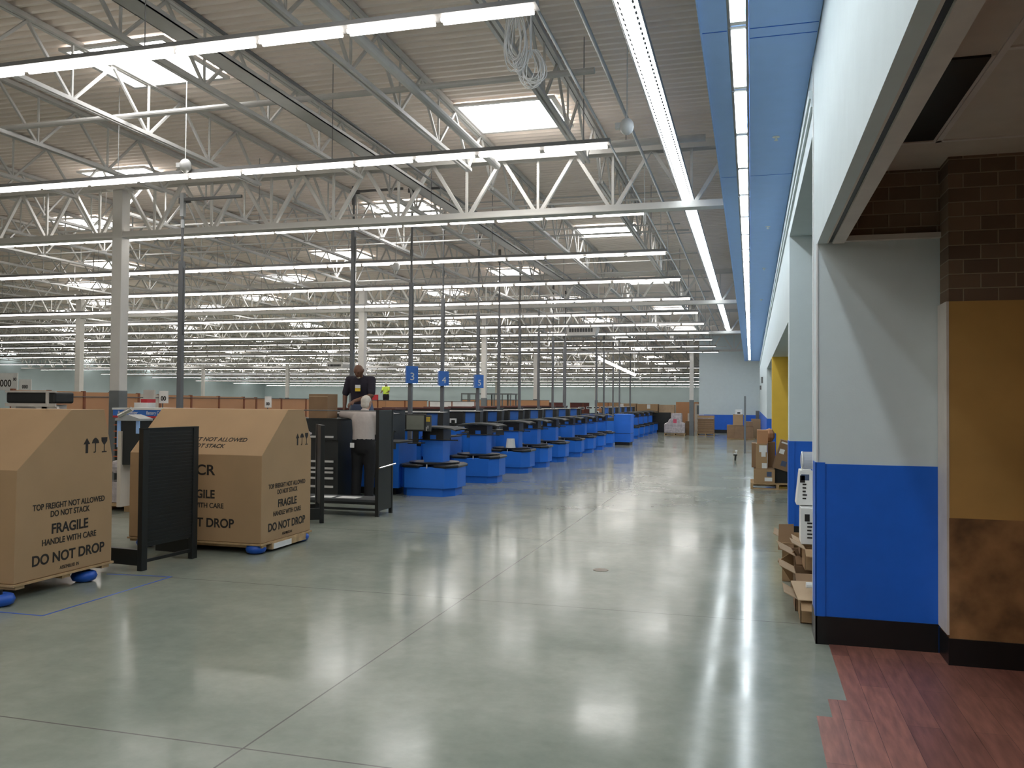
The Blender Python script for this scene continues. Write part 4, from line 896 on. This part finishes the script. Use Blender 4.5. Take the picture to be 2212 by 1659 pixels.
# litter of broken boxes by the near pier
def sheet(name, pts, m, label, th=.006):
    P4 = [Vector(p) for p in pts]; nn = (P4[1]-P4[0]).cross(P4[2]-P4[0]).normalized()*th; n_ = len(P4)
    o = MB().add([tuple(p) for p in P4]+[tuple(p+nn) for p in P4], [tuple(range(n_-1, -1, -1)), tuple(range(n_, 2*n_))]+[(i, (i+1) % n_, n_+(i+1) % n_, n_+i) for i in range(n_)]).build(name, m)
    if label: tag(o, label, 'cardboard')
    return o
def openbox(x0, y0, z0, w_, d, h, label, m='card', rz=0, flap=.12, cat='box', tilt=0):
    t = thing('open_carton', label, cat, (x0, y0, z0), rz); t.rotation_euler = (tilt, 0, rz); q = .006
    MB().box(0, w_, 0, d, 0, q).box(0, w_, 0, q, 0, h).box(0, w_, d-q, d, 0, h).box(0, q, 0, d, 0, h).box(w_-q, w_, 0, d, 0, h).build('carton', m, t)
    MB().add([(0, 0, h), (0, d, h), (-flap, d, h+flap*.5), (-flap, 0, h+flap*.5), (0, 0, h-q), (0, d, h-q), (-flap, d, h+flap*.5-q), (-flap, 0, h+flap*.5-q)], [(0,1,2,3),(7,6,5,4),(0,3,7,4),(3,2,6,7),(2,1,5,6)]).build('flap', 'card3', t)
    MB().add([(0, 0, h), (w_, 0, h), (w_, -flap, h-flap*.4), (0, -flap, h-flap*.4), (0, 0, h-q), (w_, 0, h-q), (w_, -flap, h-flap*.4-q), (0, -flap, h-flap*.4-q)], [(3,2,1,0),(4,5,6,7),(0,4,7,3),(1,2,6,5),(3,7,6,2)]).build('flap', m, t)
    return t
openbox(.36, 6.80, 0, .40, .34, .17, 'flattened tan carton on the floor, front of the litter pile by the pier', 'card', 0)
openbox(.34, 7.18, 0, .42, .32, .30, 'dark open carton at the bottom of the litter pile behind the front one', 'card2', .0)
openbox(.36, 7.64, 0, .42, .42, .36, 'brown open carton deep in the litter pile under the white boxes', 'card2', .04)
sheet('cardboard_sheet', [(.34, 6.75, .18), (.80, 6.72, .19), (.80, 7.05, .27), (.30, 7.05, .26)], 'card3', 'pale folded cardboard sheet lying across the front cartons')
sheet('cardboard_sheet', [(.22, 7.7, .30), (.38, 7.9, .02), (.50, 8.0, .06), (.36, 7.8, .38)], 'card', 'brown cardboard flap leaning out of the pile toward the aisle')
openbox(.42, 7.30, .305, .36, .26, .17, 'small brown carton in the middle of the litter pile', 'card', .03, .10)
o = MB().cyl((0, 0, 0), (.34, .02, 0), .022, 10).build('paper_roll', 'paper', loc=(.40, 6.82, .285)); tag(o, 'pale cardboard tube lying on the front cartons', 'tube')
openbox(.28, 8.35, 0, .34, .4, .40, 'tall open carton at the back left of the litter pile', 'card', -.05, .08)
o = sheet('cardboard_sheet', [(.24, 8.28, .30), (.38, 8.26, .30), (.38, 8.30, .54), (.25, 8.32, .53)], 'card2', 'upright cardboard flap at the back of the pile')
wl = [(.40, 7.62, .48, .30, .26, .30, 'lower white printed carton on the litter pile'), (.37, 7.75, .79, .13, .26, .29, 'upper left white printed carton, crushed, on the litter pile'), (.53, 7.66, .79, .24, .28, .30, 'upper right white carton with a blue panel on the litter pile')]
for i, (x, y, z, a, b, c, lab) in enumerate(wl):
    o = MB().prismy([(0, 0), (a, 0), (a, c), (.03 if i == 1 else 0, c-.0)], 0, b).build('printed_carton', 'paper', loc=(x, y-.1, z), bevel=.004); tag(o, lab, 'box', None)
    g = MB()
    for k in range(5): g.box(.05, .05+random.uniform(.02, a*.5), -.003, 0, .05+k*.03, .062+k*.03)
    g.box(.03, .07, -.003, 0, .19, .25); g.build('print', 'ink', o)
    if i == 2: MB().box(.05, a-.01, -.004, 0, .03, c-.04).build('blue_panel', 'blue', o)
    else: MB().box(a*.3, a*.8, -.003, 0, c-.08, c-.03).build('blue_mark', 'jeans', o)
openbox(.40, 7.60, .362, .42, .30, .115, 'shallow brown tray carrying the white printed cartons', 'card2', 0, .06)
t = thing('plastic_jar', 'clear plastic tub lying on its side on top of the white printed cartons', 'tub', (.42, 7.7, 1.165))
MB().cyl((.0, 0, 0), (.18, .03, 0), .075, 18).build('jar', 'lid', t, smooth=False); MB().torus((.0, 0, 0), .070, .008, 18, 6, 'x').build('rim', 'white', t)

# blue masking tape on the floor
for i, (p, q) in enumerate((((-5.56, 5.30), (-5.16, 5.30)), ((-5.16, 5.30), (-5.17, 6.81)), ((-5.17, 6.81), (-5.82, 6.73)), ((-6.6, 5.40), (-5.56, 5.30)))):
    a = Vector((*p, 0)); b = Vector((*q, 0)); d = (b-a).normalized(); s_ = Vector((-d.y, d.x, 0))*.010
    o = MB().add([tuple(v) for v in (a-s_, b-s_, b+s_, a+s_, a-s_+Vector((0, 0, .001)), b-s_+Vector((0, 0, .001)), b+s_+Vector((0, 0, .001)), a+s_+Vector((0, 0, .001)))], [(4,5,6,7), (0,1,5,4), (1,2,6,5), (2,3,7,6), (3,0,4,7)]).build('floor_tape', 'tape')
    tag(o, ('short blue tape line in front of the nearest carton', 'long blue tape line beside the nearest carton', 'blue tape line running to the foot of the black panel', 'blue tape line leading out at the left edge')[i], 'tape')
tag(MB().cyl((0,0,0), (0,0,.003), .075, 24).build('floor_drain', mat('brass_dull', (.25, .2, .15), .5), loc=(-1.42, 8.35, 0)), 'round floor cleanout cover in the middle of the aisle', 'drain cover')
# small wall devices
for i, (y, z, h) in enumerate(((34.6, 2.55, .25), (40, 2.35, .18))):
    tag(MB().box(-.07, 0, -.06, .06, -h/2, h/2).build('wall_alarm', 'gal2', loc=(WX, y, z)), ('nearer', 'farther')[i]+' small dark device on the upper right wall', 'alarm')
for i, y in enumerate((30.5, 33)):
    pass
